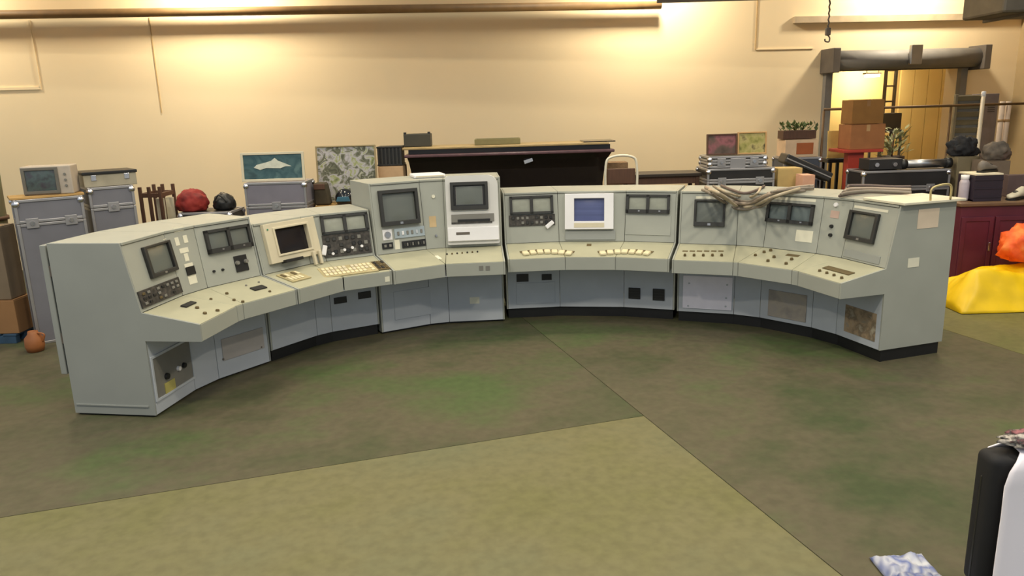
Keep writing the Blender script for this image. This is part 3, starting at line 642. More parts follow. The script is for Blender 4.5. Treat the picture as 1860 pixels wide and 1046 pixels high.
for k in range(3): box('bearer', (0, -.15+.15*k, .04), (1.0, .07, .08), PAL, pl, W_, .004)
for k in range(6): box('deck_board', (-.44+.176*k, 0, .091), (.14, .38, .02), PAL, pl, W_, .003)
KRAFT = mat('brown_cardboard', (142, 104, 66), .85, var=.1, scale=3); KRAFT2 = mat('grey_brown_cardboard', (120, 104, 84), .85, var=.12, scale=3)
zc = .102; z_ = zat(20, 545, q.y+.05); cbox('carton', q.x-.8, q.x+.03, q.y+.03, .3, zc, z_, KRAFT, 'brown carton directly on the blue pallet', 'carton', group='cartons on the blue pallet')
z_2 = zat(20, 412, q.y+.05); cbox('carton', q.x-.7, q.x+.0, q.y+.05, .26, z_+.007, z_2, KRAFT2, 'tall grey brown carton on top of the lower carton over the blue pallet', 'carton', tape=TAN, group='cartons on the blue pallet')
q = fl(72, 634); jg = thing('orange_jug', (q.x, q.y-.06, 0), 'small orange brown jug on floor by the grey flight case', 'jug')
ORJ = mat('orange_brown_clay', (150, 92, 50), .6, var=.15); lathe('jug_body', [(0, .004), (.075, .004), (.09, .06), (.085, .14), (.05, .18), (.045, .21), (.035, .21), (.035, .02), (0, .02)], ORJ, jg, T(q.x, q.y-.06, 0)); tube('handle', smooth_path([(q.x+.045, q.y-.06, .19), (q.x+.11, q.y-.06, .17), (q.x+.085, q.y-.06, .1)]), .01, ORJ, jg)
# ---- centre left: case with seascape, floral canvas
a, b = span(444, 556, 350, 9.3); z1 = zat(500, 331, 9.3)
flight_case(a.x, b.x, 9.3, .42, 0, z1, 'grey flight case under the teal seascape picture', mat('lilac_case_laminate', (128, 124, 134), .45, var=.06), lid=.2, latches=1, group='grey flight cases')
a, b = span(438, 553, 300, 9.45); zt_ = zat(495, 276, 9.5)
r, F = picture(a.x, b.x, 9.45, z1+.002, zt_, multi('teal_sea', [(38, 62, 66), (66, 96, 100), (46, 78, 84), (84, 112, 112)], 5, .5, .6, (1, 2.5, 1)), CREAM, 'framed teal picture with a white hull shape on grey flight case', group='pictures behind the console')
w_, h_ = b.x-a.x, zt_-z1
hp = [(-.30, -.02), (-.25, .08), (-.12, .14), (-.02, .2), (.04, .3), (.09, .2), (.2, .1), (.3, .0), (.2, .0), (.12, -.06), (-.1, -.04), (-.2, -.1)]
prism('painted_hull', [(x*w_, y*h_) for x, y in hp], .002, mat('pale_paint', (200, 202, 186), .6, var=.12, scale=14), r, F @ T(0, 0, .0245))
a, b = span(572, 676, 380, 9.5); zc = zat(620, 374, 9.5)
cbox('wooden_crate', a.x, b.x, 9.5, .7, 0, zc, WOOD, 'plain wooden crate behind console carrying the floral canvas', 'crate')
a, b = span(572, 682, 300, 9.8); zt_ = zat(625, 264, 9.9)
picture(a.x, b.x, 9.85, zc+.006, zt_, multi('floral_paint', [(96, 104, 70), (150, 156, 108), (176, 172, 178), (110, 112, 92), (70, 72, 58), (168, 168, 150)], 9, .7, .8), mat('weathered_frame', (150, 134, 100), .7), 'canvas of grey green flowers leaning on the wooden crate', fw=.018, group='pictures behind the console')
a, b = span(568, 597, 350, 9.55); z_ = zat(575, 331, 9.55)
bk = thing('brown_bag', ((a.x+b.x)/2, 9.66, zc+.006), 'dark brown upright bag on crate before the floral canvas', 'bag'); W_ = WM[bk.name]; w_ = b.x-a.x
prism('bag_body', [(-w_/2, 0), (w_/2, 0), (w_*.32, z_-zc-.02), (-w_*.48, z_-zc-.02)], .16, mat('dark_brown_cloth', (62, 54, 38), .85, var=.2), bk, W_ @ T(0, .08, 0) @ M.Rotation(math.pi/2, 4, 'X'), .02); box('flap', (-.02, -.086, (z_-zc)*.78), (w_*.7, .012, .07), BRN, bk, W_, .004)
c = wp(625, 360, 9.6); hl = thing('helmet', (c.x, 9.66, zc+.006), 'dark shiny helmet on crate in front of the floral canvas', 'helmet')
lathe('shell', [(.10, .0), (.125, .05), (.12, .11), (.085, .165), (.04, .19), (0, .197)], mat('black_gloss', (22, 24, 28), .15), hl, T(c.x, 9.66, zc+.006)); bm = bmesh.new()
prism('visor', [(-.09, 0), (.09, 0), (.07, .06), (-.07, .06)], .02, mat('blue_visor', (70, 110, 130), .2), hl, T(c.x, 9.55, zc+.05) @ M.Rotation(math.pi/2, 4, 'X'), .004)
# black slatted crate on tan carton
a, b = span(688, 733, 312, 10.0); z_ = zat(710, 302, 10.0)
cbox('carton', a.x, b.x, 9.95, .4, 0, z_, mat('pinkish_cardboard', (188, 156, 120), .85), 'tall pinkish tan carton under the black slatted crate', 'carton')
a, b = span(685, 731, 285, 10.0); z2 = zat(708, 266, 10.0)
cr_ = thing('slatted_crate', ((a.x+b.x)/2, 10.14, z_+.008), 'black slatted crate on top of the pinkish tan carton', 'crate'); W_ = WM[cr_.name]; w_ = b.x-a.x; h_ = z2-z_-.008
box('inner_box', (0, 0, h_/2), (w_*.94, .3, h_*.94), BLACK, cr_, W_)
for k in range(7): box('slat', (-w_*.44+w_*.88*k/6, -.156, h_/2), (w_*.07, .012, h_), BEZEL, cr_, W_, .002)
for z in (.01, h_-.01): box('rim', (0, 0, z), (w_, .33, .02), BLACK, cr_, W_, .003)
# ---- long black counter
GLOSS = mat('black_gloss_lacquer', (24, 18, 18), .16, var=.25, scale=2); LEDGE = mat('worn_ledge', (170, 146, 100), .35, var=.2, scale=6, stretch=(1, 8, 8))
Yc = 10.0; a = wp(738, 275, Yc); b = wp(1112, 265, Yc); zc = (zat(760, 268, Yc)+zat(1100, 258, Yc))/2
ct = thing('bar_counter', ((a.x+b.x)/2, Yc+.3, 0), 'long glossy black counter with overhanging ledges and a flared end', 'counter'); W_ = WM[ct.name]; w_ = b.x-a.x
def flared(name, prof, x0f, x1f, d0, m):
    vs, fs = [], []
    for off, z in prof: vs += [(-w_/2+off*.3, -d0+off, z), (w_/2-off*.8, -d0+off, z), (w_/2-off*.8, .32, z), (-w_/2+off*.3, .32, z)]
    n = len(prof)
    for i in range(n-1):
        for k in range(4): fs.append((i*4+k, i*4+(k+1) % 4, i*4+4+(k+1) % 4, i*4+4+k))
    fs += [(3, 2, 1, 0), tuple(range(4*n-4, 4*n))]
    return link_mesh(name, vs, fs, m, ct, W_)
flared('counter_body', [(.14, 0), (.14, zc*.5), (.13, zc*.7), (.10, zc*.82), (.05, zc-.2), (.0, zc-.13)], 0, 0, .26, GLOSS)
box('lower_ledge', (0, 0, zc-.11), (w_+.06, .66, .04), mat('mauve_gloss', (92, 66, 70), .25, var=.2), ct, W_, .012)
box('ledge_riser', (0, .03, zc-.06), (w_-.04, .56, .06), GLOSS, ct, W_)
box('counter_top', (-.05, .02, zc-.015), (w_+.02, .62, .03), LEDGE, ct, W_, .008); box('counter_top_corner', (w_/2-.16, -.0, zc+.008), (.42, .5, .014), GLOSS, ct, W_, .004)
lg = wp(960, 293, Yc); sg = box('silver_emblem', (lg.x-(a.x+b.x)/2, -.22, lg.z), (.12, .012, .05), CHROME, ct, W_ @ T(lg.x-(a.x+b.x)/2, 0, lg.z) @ M.Rotation(-.3, 4, 'Y') @ T(-lg.x+(a.x+b.x)/2, 0, -lg.z), .004)
a, b = span(733, 782, 250, 10.2); z_ = zat(757, 240, 10.2)
bx = thing('black_box', ((a.x+b.x)/2, 10.3, zc+.001), 'small black box with posts standing on the long counter', 'box'); W_ = WM[bx.name]; w_ = b.x-a.x; h_ = z_-zc
box('body', (0, 0, h_*.44), (w_, .22, h_*.88), mat('charcoal_plastic', (58, 56, 46), .6), bx, W_, .01)
for s in (-1, 1): box('corner_post', (s*(w_/2-.02), -.09, h_*.5), (.035, .035, h_), BLACK, bx, W_, .004)
a, b = span(862, 945, 255, 10.2); gt = thing('olive_tray', ((a.x+b.x)/2, 10.3, zc+.001), 'shallow olive tray lying on the long black counter', 'tray'); W_ = WM[gt.name]; w_ = b.x-a.x
OLV = mat('olive_plastic', (120, 112, 74), .7); box('tray_base', (0, 0, .012), (w_, .3, .02), OLV, gt, W_, .004)
for s in (-1, 1): box('tray_side', (0, s*.14, .045), (w_, .02, .06), OLV, gt, W_, .004); box('tray_end', (s*(w_/2-.01), 0, .045), (.02, .26, .06), OLV, gt, W_, .004)
# white bent-tube chair, brown box, narrow dark table
a, b = span(1097, 1132, 320, 9.75); z_ = zat(1113, 285, 9.75)
ch = thing('tube_chair', ((a.x+b.x)/2+.1, 9.95, 0), 'white bent tube chair back standing behind the console', 'chair'); ox = (a.x+b.x)/2+.1; WT_ = mat('white_tube', (214, 208, 190), .4)
tube('back_frame', smooth_path([(ox-.2, 9.75, 0), (ox-.2, 9.75, z_*.6), (ox-.2, 9.76, z_-.12), (ox-.12, 9.76, z_), (ox+.12, 9.76, z_), (ox+.2, 9.76, z_-.12), (ox+.2, 9.75, z_*.6), (ox+.2, 9.75, 0)], 5), .016, WT_, ch, 8, (ox, 9.95, 0))
box('seat', (ox, 9.97, .78), (.38, .4, .04), BRN, ch, None, .012); box('backrest', (ox, 9.765, z_-.25), (.36, .03, .2), BRN, ch, None, .01)
for s in (-1, 1): tube('front_leg', [(ox+s*.17, 10.14, .78), (ox+s*.17, 10.15, 0)], .014, WT_, ch)
a, b = span(1138, 1275, 318, 10.15); zt_ = zat(1200, 316, 10.15)
tb = thing('narrow_table', ((a.x+b.x)/2, 10.4, 0), 'tall narrow dark table behind the console beside the counter', 'table'); W_ = WM[tb.name]; w_ = b.x-a.x
box('table_top', (0, 0, zt_-.02), (w_, .5, .04), mat('dark_table', (46, 36, 28), .5), tb, W_, .004); box('apron', (0, -.2, zt_-.09), (w_*.94, .025, .1), BRN, tb, W_)
for sx in (-1, 1):
    for sy in (-1, 1): box('leg', (sx*w_*.45, sy*.2, (zt_-.04)/2), (.05, .05, zt_-.04), BRN, tb, W_)
a, b = span(1116, 1146, 312, 10.45); z_ = zat(1130, 298, 10.45)
cbox('carton', a.x-.05, b.x, 10.7, .3, 0, z_, mat('brown_speckled_box', (146, 116, 84), .85, var=.2, scale=30), 'brown speckled carton between the counter and the narrow table', 'carton')
# ---- right of centre: black trunks with pictures
a, b = span(1283, 1405, 320, 10.0); z1 = zat(1340, 305, 10.0); z2 = zat(1340, 283, 10.0)
flight_case(a.x, b.x, 9.95, .6, 0, z1, 'large black trunk with bright ball corners, lowest of its stack', CASEB, lid=.12, group='black trunks behind the console', cat='trunk')
flight_case(a.x+.02, b.x-.1, 9.98, .5, z1+.008, z2, 'flat black case stacked on the large black trunk', mat('green_black_laminate', (44, 46, 42), .45), lid=.5, group='black trunks behind the console', cat='trunk')
a, b = span(1282, 1337, 270, 10.25); zt_ = zat(1310, 243, 10.25)
picture(a.x, b.x, 10.22, z2+.002, zt_, multi('pink_dark_print', [(52, 40, 34), (138, 84, 90), (90, 74, 66), (64, 52, 44)], 4, .7), BRN, 'dark picture with pink patch standing on the black cases', fw=.02, group='pictures behind the console')
a, b = span(1338, 1404, 265, 10.25); zt_ = zat(1370, 239, 10.25)
picture(a.x, b.x-.1, 10.22, z2+.002, zt_, multi('green_leaf_print', [(94, 90, 40), (146, 142, 78), (172, 160, 104), (72, 62, 38)], 8, .7), TAN, 'picture of yellow green leaves standing on the black cases', fw=.02, group='pictures behind the console')
c = wp(1388, 272, 10.1)
a, b = span(1424, 1487, 290, 10.9); z1 = zat(1455, 286, 10.9)
flight_case(a.x, b.x+.05, 10.9, .5, 0, z1, 'slate blue case standing under the orange and white carton', mat('slate_laminate', (72, 76, 86), .5), lid=.2, latches=1)
z2 = zat(1455, 254, 10.95)
cb = cbox('carton', a.x+.03, b.x, 10.95, .36, z1+.001, z2, mat('white_carton', (214, 184, 150), .8), 'white carton with an orange panel below the green plant box', 'carton')
pz_ = (z1+z2)/2; box('orange_panel', ((a.x+b.x)/2+.06, 10.947, pz_), (.24, .004, .16), mat('orange_print', (168, 92, 48), .7), cb)
z3 = zat(1455, 226, 11.0)
pbx = thing('planter_box', ((a.x+b.x)/2, 11.13, z2+.01), 'trough of dark green leaves on top of the white carton', 'planter'); W_ = WM[pbx.name]; w_ = b.x-a.x
box('trough', (0, 0, .06), (w_*.95, .24, .12), BRN, pbx, W_, .006)
LEAF = multi('leaf_green', [(66, 80, 40), (104, 116, 62), (60, 84, 70)], 8, .7)
bm = bmesh.new(); h_ = z3-z2-.12
for k in range(90):
    x, y, z = random.uniform(-.48, .48)*w_, random.uniform(-.12, .12), .1+random.random()*h_; r_ = M.Rotation(random.uniform(0, 6.3), 4, 'Z') @ M.Rotation(random.uniform(.3, 1.4), 4, 'X')
    vs = [bm.verts.new(T(x, y, z) @ r_ @ V(p)) for p in ((0, 0, 0), (.022, .035, .006), (0, .085, 0), (-.022, .035, .006))]; bm.faces.new(vs)
lf = bm_obj('foliage', bm, LEAF, pbx, W_)
# slanted black instrument case leaning over the stack
p0, p1 = wp(1432, 292, 10.35), wp(1500, 322, 10.35); d = p1-p0; an = math.atan2(d.z, d.x)
kc = thing('instrument_case', (p1.x, 10.4, 0), 'long black case leaning at a slant on a metal stand', 'case'); L = d.length+.12; W_ = T((p0+p1)/2) @ M.Rotation(-an, 4, 'Y')
box('case_shell', (0, .1, .02), (L, .3, .13), CASEB, kc, W_, .02); box('seam_strip', (0, -.052, .02), (L*.98, .008, .016), ALU, kc, W_, .002); box('handle', (0, -.07, .0), (.16, .03, .03), BLACK, kc, W_, .008)
for x in (p0.x+.05, p1.x-.02):
    zt_ = p0.z+(x-p0.x)*d.z/d.x-.07
    for y in (10.35, 10.55): tube('stand_leg', [(x, y, zt_), (x, y, 0)], .015, BLACK, kc)
# lower tan boxes between
a, b = span(1408, 1452, 318, 10.1); z_ = zat(1430, 305, 10.1)
cbox('carton', a.x, b.x, 10.0, .3, 0, z_, mat('yellow_tan_carton', (186, 160, 104), .85), 'yellow tan carton beside the black trunk, below the slanted case', 'carton')
a, b = span(1456, 1478, 322, 9.75); z_ = zat(1467, 318, 9.75)
cbox('carton', a.x, b.x, 9.7, .25, 0, z_, mat('salmon_carton', (206, 158, 132), .85), 'salmon pink carton under the slanted black case', 'carton')
# cream panel on a black stool, red pillar with cartons
a, b = span(1507, 1539, 290, 11.2); z_ = zat(1520, 288, 11.2)
st = thing('black_stool', ((a.x+b.x)/2, 11.35, 0), 'tall black stool carrying the cream placard', 'stool'); W_ = WM[st.name]; w_ = b.x-a.x
box('seat', (0, 0, z_-.03), (w_+.06, .34, .06), BLACK, st, W_, .012)
for sx in (-1, 1):
    for sy in (-1, 1): box('leg', (sx*w_*.42, sy*.13, (z_-.06)/2), (.04, .04, z_-.06), BLACK, st, W_)
box('foot_rail', (0, -.13, .4), (w_*.8, .025, .025), BLACK, st, W_)
zt_ = zat(1520, 238, 11.25); cpn = thing('cream_placard', ((a.x+b.x)/2, 11.3, z_+.001), 'blank cream yellow placard standing on black stool', 'placard'); W_ = WM[cpn.name] @ M.Rotation(-.06, 4, 'X')
CY = mat('cream_yellow_board', (226, 196, 116), .7); box('board', (0, 0, (zt_-z_)/2+.002), (w_, .02, zt_-z_), CY, cpn, W_, .002); box('edge_batten', (0, .018, .03), (w_*.9, .016, .05), WOOD, cpn, W_)
a, b = span(1544, 1573, 300, 10.6); z_ = zat(1560, 272, 10.6)
rp_ = thing('red_pillar', ((a.x+b.x)/2, 10.85, 0), 'red painted steel pillar stand below the brown cartons', 'stand'); W_ = WM[rp_.name]; RED = mat('red_steel_paint', (176, 60, 44), .5, var=.1)
box('column', (0, -.1, z_/2), (b.x-a.x, .14, z_-.04), RED, rp_, W_, .008); box('foot', (0, 0, .03), (.5, .55, .06), RED, rp_, W_, .01); box('platform', (.06, 0, z_-.02), (.56, .5, .04), RED, rp_, W_, .006)
a, b = span(1541, 1603, 255, 10.7); zm = zat(1570, 226, 10.7); zt_ = zat(1575, 181, 10.7)
cbox('carton', a.x, b.x, 10.64, .4, z_+.001, zm, mat('rust_cardboard', (158, 104, 62), .85, var=.1), 'wide rust brown carton on the red pillar stand', 'carton', tape=TAN, group='cartons on the red stand')
a, b = span(1546, 1603, 205, 10.7)
cbox('carton', a.x, b.x, 10.66, .36, zm+.008, zt_, mat('brown_cardboard_2', (140, 98, 48), .85, var=.1), 'narrower brown carton, topmost on the red pillar stand', 'carton', tape=KRAFT, group='cartons on the red stand')
# plant with dark box behind
a, b = span(1606, 1650, 255, 11.4); z_ = zat(1628, 284, 11.4); zt_ = zat(1628, 232, 11.4)
pt = thing('potted_plant', ((a.x+b.x)/2, 11.5, 0), 'pale variegated plant in tall pot before the lit doorway', 'plant'); W_ = WM[pt.name]
lathe('pot', [(0, 0), (.13, 0), (.16, z_-.04), (.18, z_-.04), (.18, z_), (.15, z_), (.14, z_-.06), (0, z_-.06)], mat('dark_pot', (60, 44, 36), .6), pt, W_)
bm = bmesh.new(); h_ = zt_-z_
for k in range(110):
    an = random.uniform(0, 6.3); rr = random.random()**.6*.22; x, y, z = rr*math.cos(an), rr*math.sin(an)*.7, z_-.02+random.random()*h_
    r_ = M.Rotation(an-1.57, 4, 'Z') @ M.Rotation(random.uniform(.2, 1.2), 4, 'X')
    vs = [bm.verts.new(T(x, y, z) @ r_ @ V(p)) for p in ((0, 0, 0), (.025, .05, .006), (0, .12, 0), (-.025, .05, .006))]; bm.faces.new(vs)
bm_obj('foliage', bm, multi('variegated_leaf', [(90, 104, 58), (170, 168, 126), (120, 126, 80)], 10, .7), pt, W_); tube('stem', [W_ @ V((0, 0, z_-.07)), W_ @ V((.01, 0, zt_-.1))], .012, BRN, pt)
a, b = span(1603, 1640, 225, 11.9); z_ = zat(1620, 206, 11.9); z0 = zat(1620, 236, 11.9)
sh_ = thing('steel_rack', ((a.x+b.x)/2, 12.1, 0), 'dark steel rack behind the variegated plant', 'rack'); W_ = WM[sh_.name]; w_ = b.x-a.x
for sx in (-1, 1):
    for sy in (-1, 1): box('upright', (sx*w_*.5, sy*.16, (z0)/2), (.03, .03, z0), DGREY, sh_, W_)
for z in (.4, 1.0, z0-.015): box('shelf', (0, 0, z), (w_+.03, .36, .03), DGREY, sh_, W_)
cbox('carton', a.x, b.x, 11.95, .3, z0+.001, z_, mat('dark_olive_carton', (72, 56, 30), .8), 'small dark olive carton on top of the steel rack', 'carton')
# black bench trunk with a silver tube on it
a, b = span(1568, 1728, 310, 9.9); z_ = zat(1650, 309, 9.9)
flight_case(a.x, b.x, 9.9, .5, 0, z_, 'long black trunk under the silver tube, behind the draped cables', CASEB, lid=.18, cat='trunk')
p0, p1 = wp(1640, 298, 10.05), wp(1722, 290, 10.05); rr = .055
rl = thing('silver_tube', ((p0.x+p1.x)/2, 10.05, z_), 'silver tube with black end collars lying on the long trunk', 'tube')
tube('tube_body', [(p0.x, 10.05, z_+rr+.012), (p1.x, 10.05, z_+rr+.012)], rr, SILVER, rl, 16)
for x in (p0.x, p1.x): tube('end_collar', [(x-.035, 10.05, z_+rr+.012), (x+.035, 10.05, z_+rr+.012)], rr+.012, BLACK, rl, 16)
a, b = span(1572, 1632, 300, 10.1); z2 = zat(1600, 288, 10.1)
am = thing('amplifier', ((a.x+b.x)/2, 10.15, z_), 'low black amplifier box with two bright knobs on long trunk', 'amplifier'); W_ = WM[am.name]
box('chassis', (0, 0, (z2-z_)/2+.004), (b.x-a.x, .3, z2-z_-.006), CASEB, am, W_, .006)
for s in (-1, 1): cyl('knob', .028, .02, CHROME, am, W_ @ T(s*.12, -.15, (z2-z_)/2) @ M.Rotation(math.pi/2, 4, 'X'))
# fence rail, louvred panel, locker, pole
rail = thing('barrier_rail', wp(1490, 300, 11.1), 'thin brown steel barrier rail crossing before the doorway and louvred panel', 'rail'); za = zat(1500, 199, 11.1); zb = zat(1850, 188, 11.1); a = wp(1497, 195, 11.1); b = wp(1880, 188, 11.1)
RLM = mat('brown_rail', (112, 86, 56), .5, .3); tube('top_rail', [(a.x, 11.1, (za+zb)/2), (b.x, 11.1, (za+zb)/2)], .018, RLM, rail)
for x in (a.x, wp(1728, 190, 11.1).x, b.x): tube('post', [(x, 11.1, (za+zb)/2-.018), (x, 11.1, 0)], .018, RLM, rail)
a, b = span(1730, 1782, 220, 11.6); zt_ = zat(1755, 171, 11.6)
lv = thing('louvred_panel', ((a.x+b.x)/2, 11.6, 0), 'grey louvred panel standing beside the white pole', 'panel'); W_ = WM[lv.name]; w_ = b.x-a.x; LG = mat('louvre_grey', (138, 126, 100), .6)
for s in (-1, 1): box('stile', (s*(w_/2-.02), 0, zt_/2), (.04, .05, zt_), LG, lv, W_, .004)
box('backing', (0, .03, zt_/2), (w_-.04, .01, zt_-.02), GREYPAN, lv, W_)
for k in range(19): box('slat', (0, 0, .08+k*(zt_-.14)/18), (w_-.08, .012, .085), LG, lv, W_ @ T(0, 0, .08+k*(zt_-.14)/18) @ M.Rotation(.5, 4, 'X') @ T(0, 0, -.08-k*(zt_-.14)/18), .002)
a, b = span(1786, 1812, 220, 11.8); zt_ = zat(1800, 170, 11.8)
lk = thing('steel_locker', ((a.x+b.x)/2, 12.0, 0), 'narrow grey steel locker behind the white pole', 'locker'); W_ = WM[lk.name]; w_ = b.x-a.x; LKM = mat('locker_grey', (134, 124, 122), .5, .2)
box('carcass', (0, 0, zt_/2), (w_, .35, zt_), LKM, lk, W_, .006); dr = box('door', (0, -.178, zt_/2), (w_-.02, .008, zt_-.06), LKM, lk, W_, .002); box('handle', (w_*.3, -.19, zt_*.5), (.015, .02, .12), CHROME, dr, W_)
for k in range(4): box('vent_slot', (0, -.183, zt_-.18-.03*k), (w_*.5, .004, .01), BLACK, dr, W_)
for k, x in enumerate((1820, 1831)):
    p = wp(x, 200, 11.5); zt_ = zat(x, 184, 11.5)
    pr = thing('pale_roll', (p.x, 11.5, 0), 'pale tall roll standing upright next to the grey locker', 'roll', 'pale rolls by the locker'); lathe('roll', [(0, 0), (.038, 0), (.038, zt_), (.03, zt_), (.03, zt_-.05), (0, zt_-.05)], mat('pale_roll', (190, 170, 150), .7), pr, T(p.x, 11.5, 0), 14); lathe('band', [(.0385, zt_-.3), (.04, zt_-.3), (.04, zt_-.26), (.0385, zt_-.26)], TAN, pr, T(p.x, 11.5, 0), 14)
p0, p1 = wp(1787, 168, 10.8), wp(1770, 318, 10.5)
po = thing('white_pole', (p1.x-.12, 10.35, 0), 'white pole leaning against the grey louvred panel', 'pole'); dd = (p0-p1).normalized(); pe = p1 - dd*(p1.z/dd.z); tube('pole', [pe+V((0, 0, .01)), p0], .026, mat('white_pole_paint', (208, 194, 168), .5), po, 10); tube('end_cap', [p0-dd*.06, p0+dd*.01], .03, WHITE, po, 10)
# ---- maroon cabinet with clutter on top
MAR = mat('maroon_lacquer', (92, 34, 50), .45, var=.2, scale=3); MTOP = mat('brown_top', (110, 84, 60), .5, var=.12)
Ym = 8.7; a = wp(1742, 420, Ym); b = wp(1925, 420, Ym); zt_ = zat(1790, 368, Ym)
cbn = thing('maroon_cabinet', ((a.x+b.x)/2, Ym+.3, 0), 'maroon lacquered cabinet with brown top behind the yellow sheet', 'cabinet'); W_ = WM[cbn.name]; w_ = b.x-a.x
box('carcass', (0, 0, zt_/2-.01), (w_, .6, zt_-.06), MAR, cbn, W_, .006); box('top', (0, 0, zt_-.02), (w_+.06, .66, .04), MTOP, cbn, W_, .008); box('plinth', (0, 0, .015), (w_-.06, .54, .03), BLACK, cbn, W_)
for k in (-1, 0, 1):
    dr = box('door', (k*w_/3, -.306, zt_*.46), (w_/3-.02, .012, zt_*.76), MAR, cbn, W_, .004); ring('door_frame', w_/3-.02, zt_*.76, .05, .05, .05, .05, .012, MAR, dr, W_ @ T(k*w_/3, -.3125, zt_*.46) @ M.Rotation(math.pi/2, 4, 'X')); box('handle', (k*w_/3+w_/8, -.335, zt_*.5), (.02, .03, .1), CHROME, dr, W_, .004)
a2, b2 = span(1767, 1818, 330, 8.85); z2 = zat(1790, 318, 8.85)
cr2 = thing('purple_crate', ((a2.x+b2.x)/2, 8.98, zt_), 'dark purple open crate on the maroon cabinet', 'crate'); W_ = WM[cr2.name]; w2 = b2.x-a2.x; PUR = mat('dark_purple_plastic', (44, 34, 46), .5)
box('base', (0, 0, .01), (w2, .34, .02), PUR, cr2, W_)
for s in (-1, 1): box('side', (0, s*.165, (z2-zt_)/2), (w2, .012, z2-zt_-.004), PUR, cr2, W_, .002); box('end', (s*(w2/2-.006), 0, (z2-zt_)/2), (.012, .32, z2-zt_-.004), PUR, cr2, W_, .002)
for k in range(3): box('rib', (0, -.174, .05+k*(z2-zt_-.1)/2), (w2, .008, .016), PUR, cr2, W_)
WH = mat('cream_shoe', (222, 212, 186), .6)
def shoe(c, rz, m, lab, s=1, sole=BLACK, name='shoe', cat='shoe', group='shoes on the maroon cabinet'):
    r = thing(name, c, lab, cat, group, rz); W_ = WM[r.name] @ M.Scale(s, 4)
    vs, fs = [], []; sec = [(-.14, .03, .09), (-.10, .042, .11), (-.05, .042, .10), (0, .04, .075), (.06, .048, .055), (.12, .045, .045), (.155, .02, .03)]
    for x, w_, h_ in sec:
        for k in range(10): an = math.pi*2*k/10; vs.append((x, w_*math.cos(an), .02+h_/2+h_/2*math.sin(an)))
    for i in range(len(sec)-1):
        for k in range(10): fs.append((i*10+k, i*10+(k+1) % 10, i*10+10+(k+1) % 10, i*10+10+k))
    fs += [tuple(range(9, -1, -1)), tuple(range((len(sec)-1)*10, len(sec)*10))]
    link_mesh('upper', vs, fs, m, r, W_, True); prism('sole', [(x, w_*1.08) for x, w_, _ in sec]+[(x, -w_*1.08) for x, w_, _ in sec[::-1]], .022, sole, r, W_)
    tube('laces', smooth_path([W_ @ V(p) for p in ((.02, -.02, .09), (.03, .02, .088), (.05, -.02, .08), (.06, .02, .075))]), .004*s, sole, r)
    return r
tp = z2+.001
br = tag(box('cream_board', ((a2.x+b2.x)/2, 8.98, z2+.011), (w2*.98, .34, .02), WH, None, None, .003), 'cream board lying across the dark purple crate', 'board')
c = wp(1843, 345, 8.95); shoe((c.x, 8.9, zt_), -2.6, WH, 'cream shoe with black sole on the maroon cabinet', 1.15)
c = wp(1862, 345, 9.0); shoe((c.x+.25, 8.9, zt_), 2.4, BLACK, 'black shoe behind the cream shoe on the cabinet', 1.2)
c = wp(1796, 310, 9.0); shoe((c.x-.02, 9.0, z2+.021), .5, mat('grey_shoe', (120, 112, 104), .7), 'grey shoe on the cream board over the purple crate', 1.1)
c = wp(1830, 300, 9.1); 
cbx = cbox('carton', wp(1826, 300, 9.25).x, wp(1880, 300, 9.25).x, 9.16, .13, zt_, zat(1850, 318, 9.2), mat('mauve_grey_carton', (96, 78, 76), .8), 'dark mauve grey carton at back of the maroon cabinet', 'carton')
c = wp(1752, 350, 8.9); jr = thing('lilac_jar', (c.x, 8.92, zt_), 'pale lilac jar beside the dark purple crate', 'jar'); zj = zat(1756, 318, 8.9)-zt_
lathe('jar_body', [(0, .002), (.05, .002), (.055, .03), (.055, zj*.7), (.04, zj*.85), (.035, zj*.85), (0, zj*.85)], mat('lilac_glass', (186, 176, 186), .3), jr, T(c.x, 8.92, zt_)); lathe('jar_lid', [(.042, zj*.84), (.045, zj*.86), (.045, zj), (0, zj)], WHITE, jr, T(c.x, 8.92, zt_))
# dark bag and grey heaps between trunk and cabinet
a, b = span(1728, 1770, 300, 10.1); z_ = zat(1750, 284, 10.1)
cbox('carton', a.x+.02, b.x, 10.0, .28, 0, z_, mat('olive_grey_carton', (128, 116, 90), .85), 'olive grey carton under the crumpled black jacket', 'carton')
c = wp(1748, 282, 10.15); hh = zat(1748, 247, 10.15)-z_
tag(blob('black_jacket', (c.x, 10.16, z_+.008), (.18, .16, hh*.62), mat('black_cloth', (28, 28, 32), .8, var=.25, scale=6), 21, .3), 'crumpled black jacket heaped on the olive grey carton', 'jacket')
a, b = span(1788, 1828, 300, 9.7); z_ = zat(1808, 292, 9.7)
cbox('carton', a.x, b.x, 9.62, .35, 0, z_, mat('taupe_carton', (120, 104, 88), .85), 'taupe carton standing behind the maroon cabinet', 'carton')
c = wp(1808, 290, 9.8); hh = zat(1808, 258, 9.8)-z_
tag(blob('grey_sack', (c.x, 9.8, z_+.008), (.17, .15, hh*.62), multi('grey_cloth', [(70, 64, 58), (104, 94, 84), (90, 66, 58)], 5, .85), 33, .2), 'lumpy grey sack on the taupe carton behind the cabinet', 'sack')
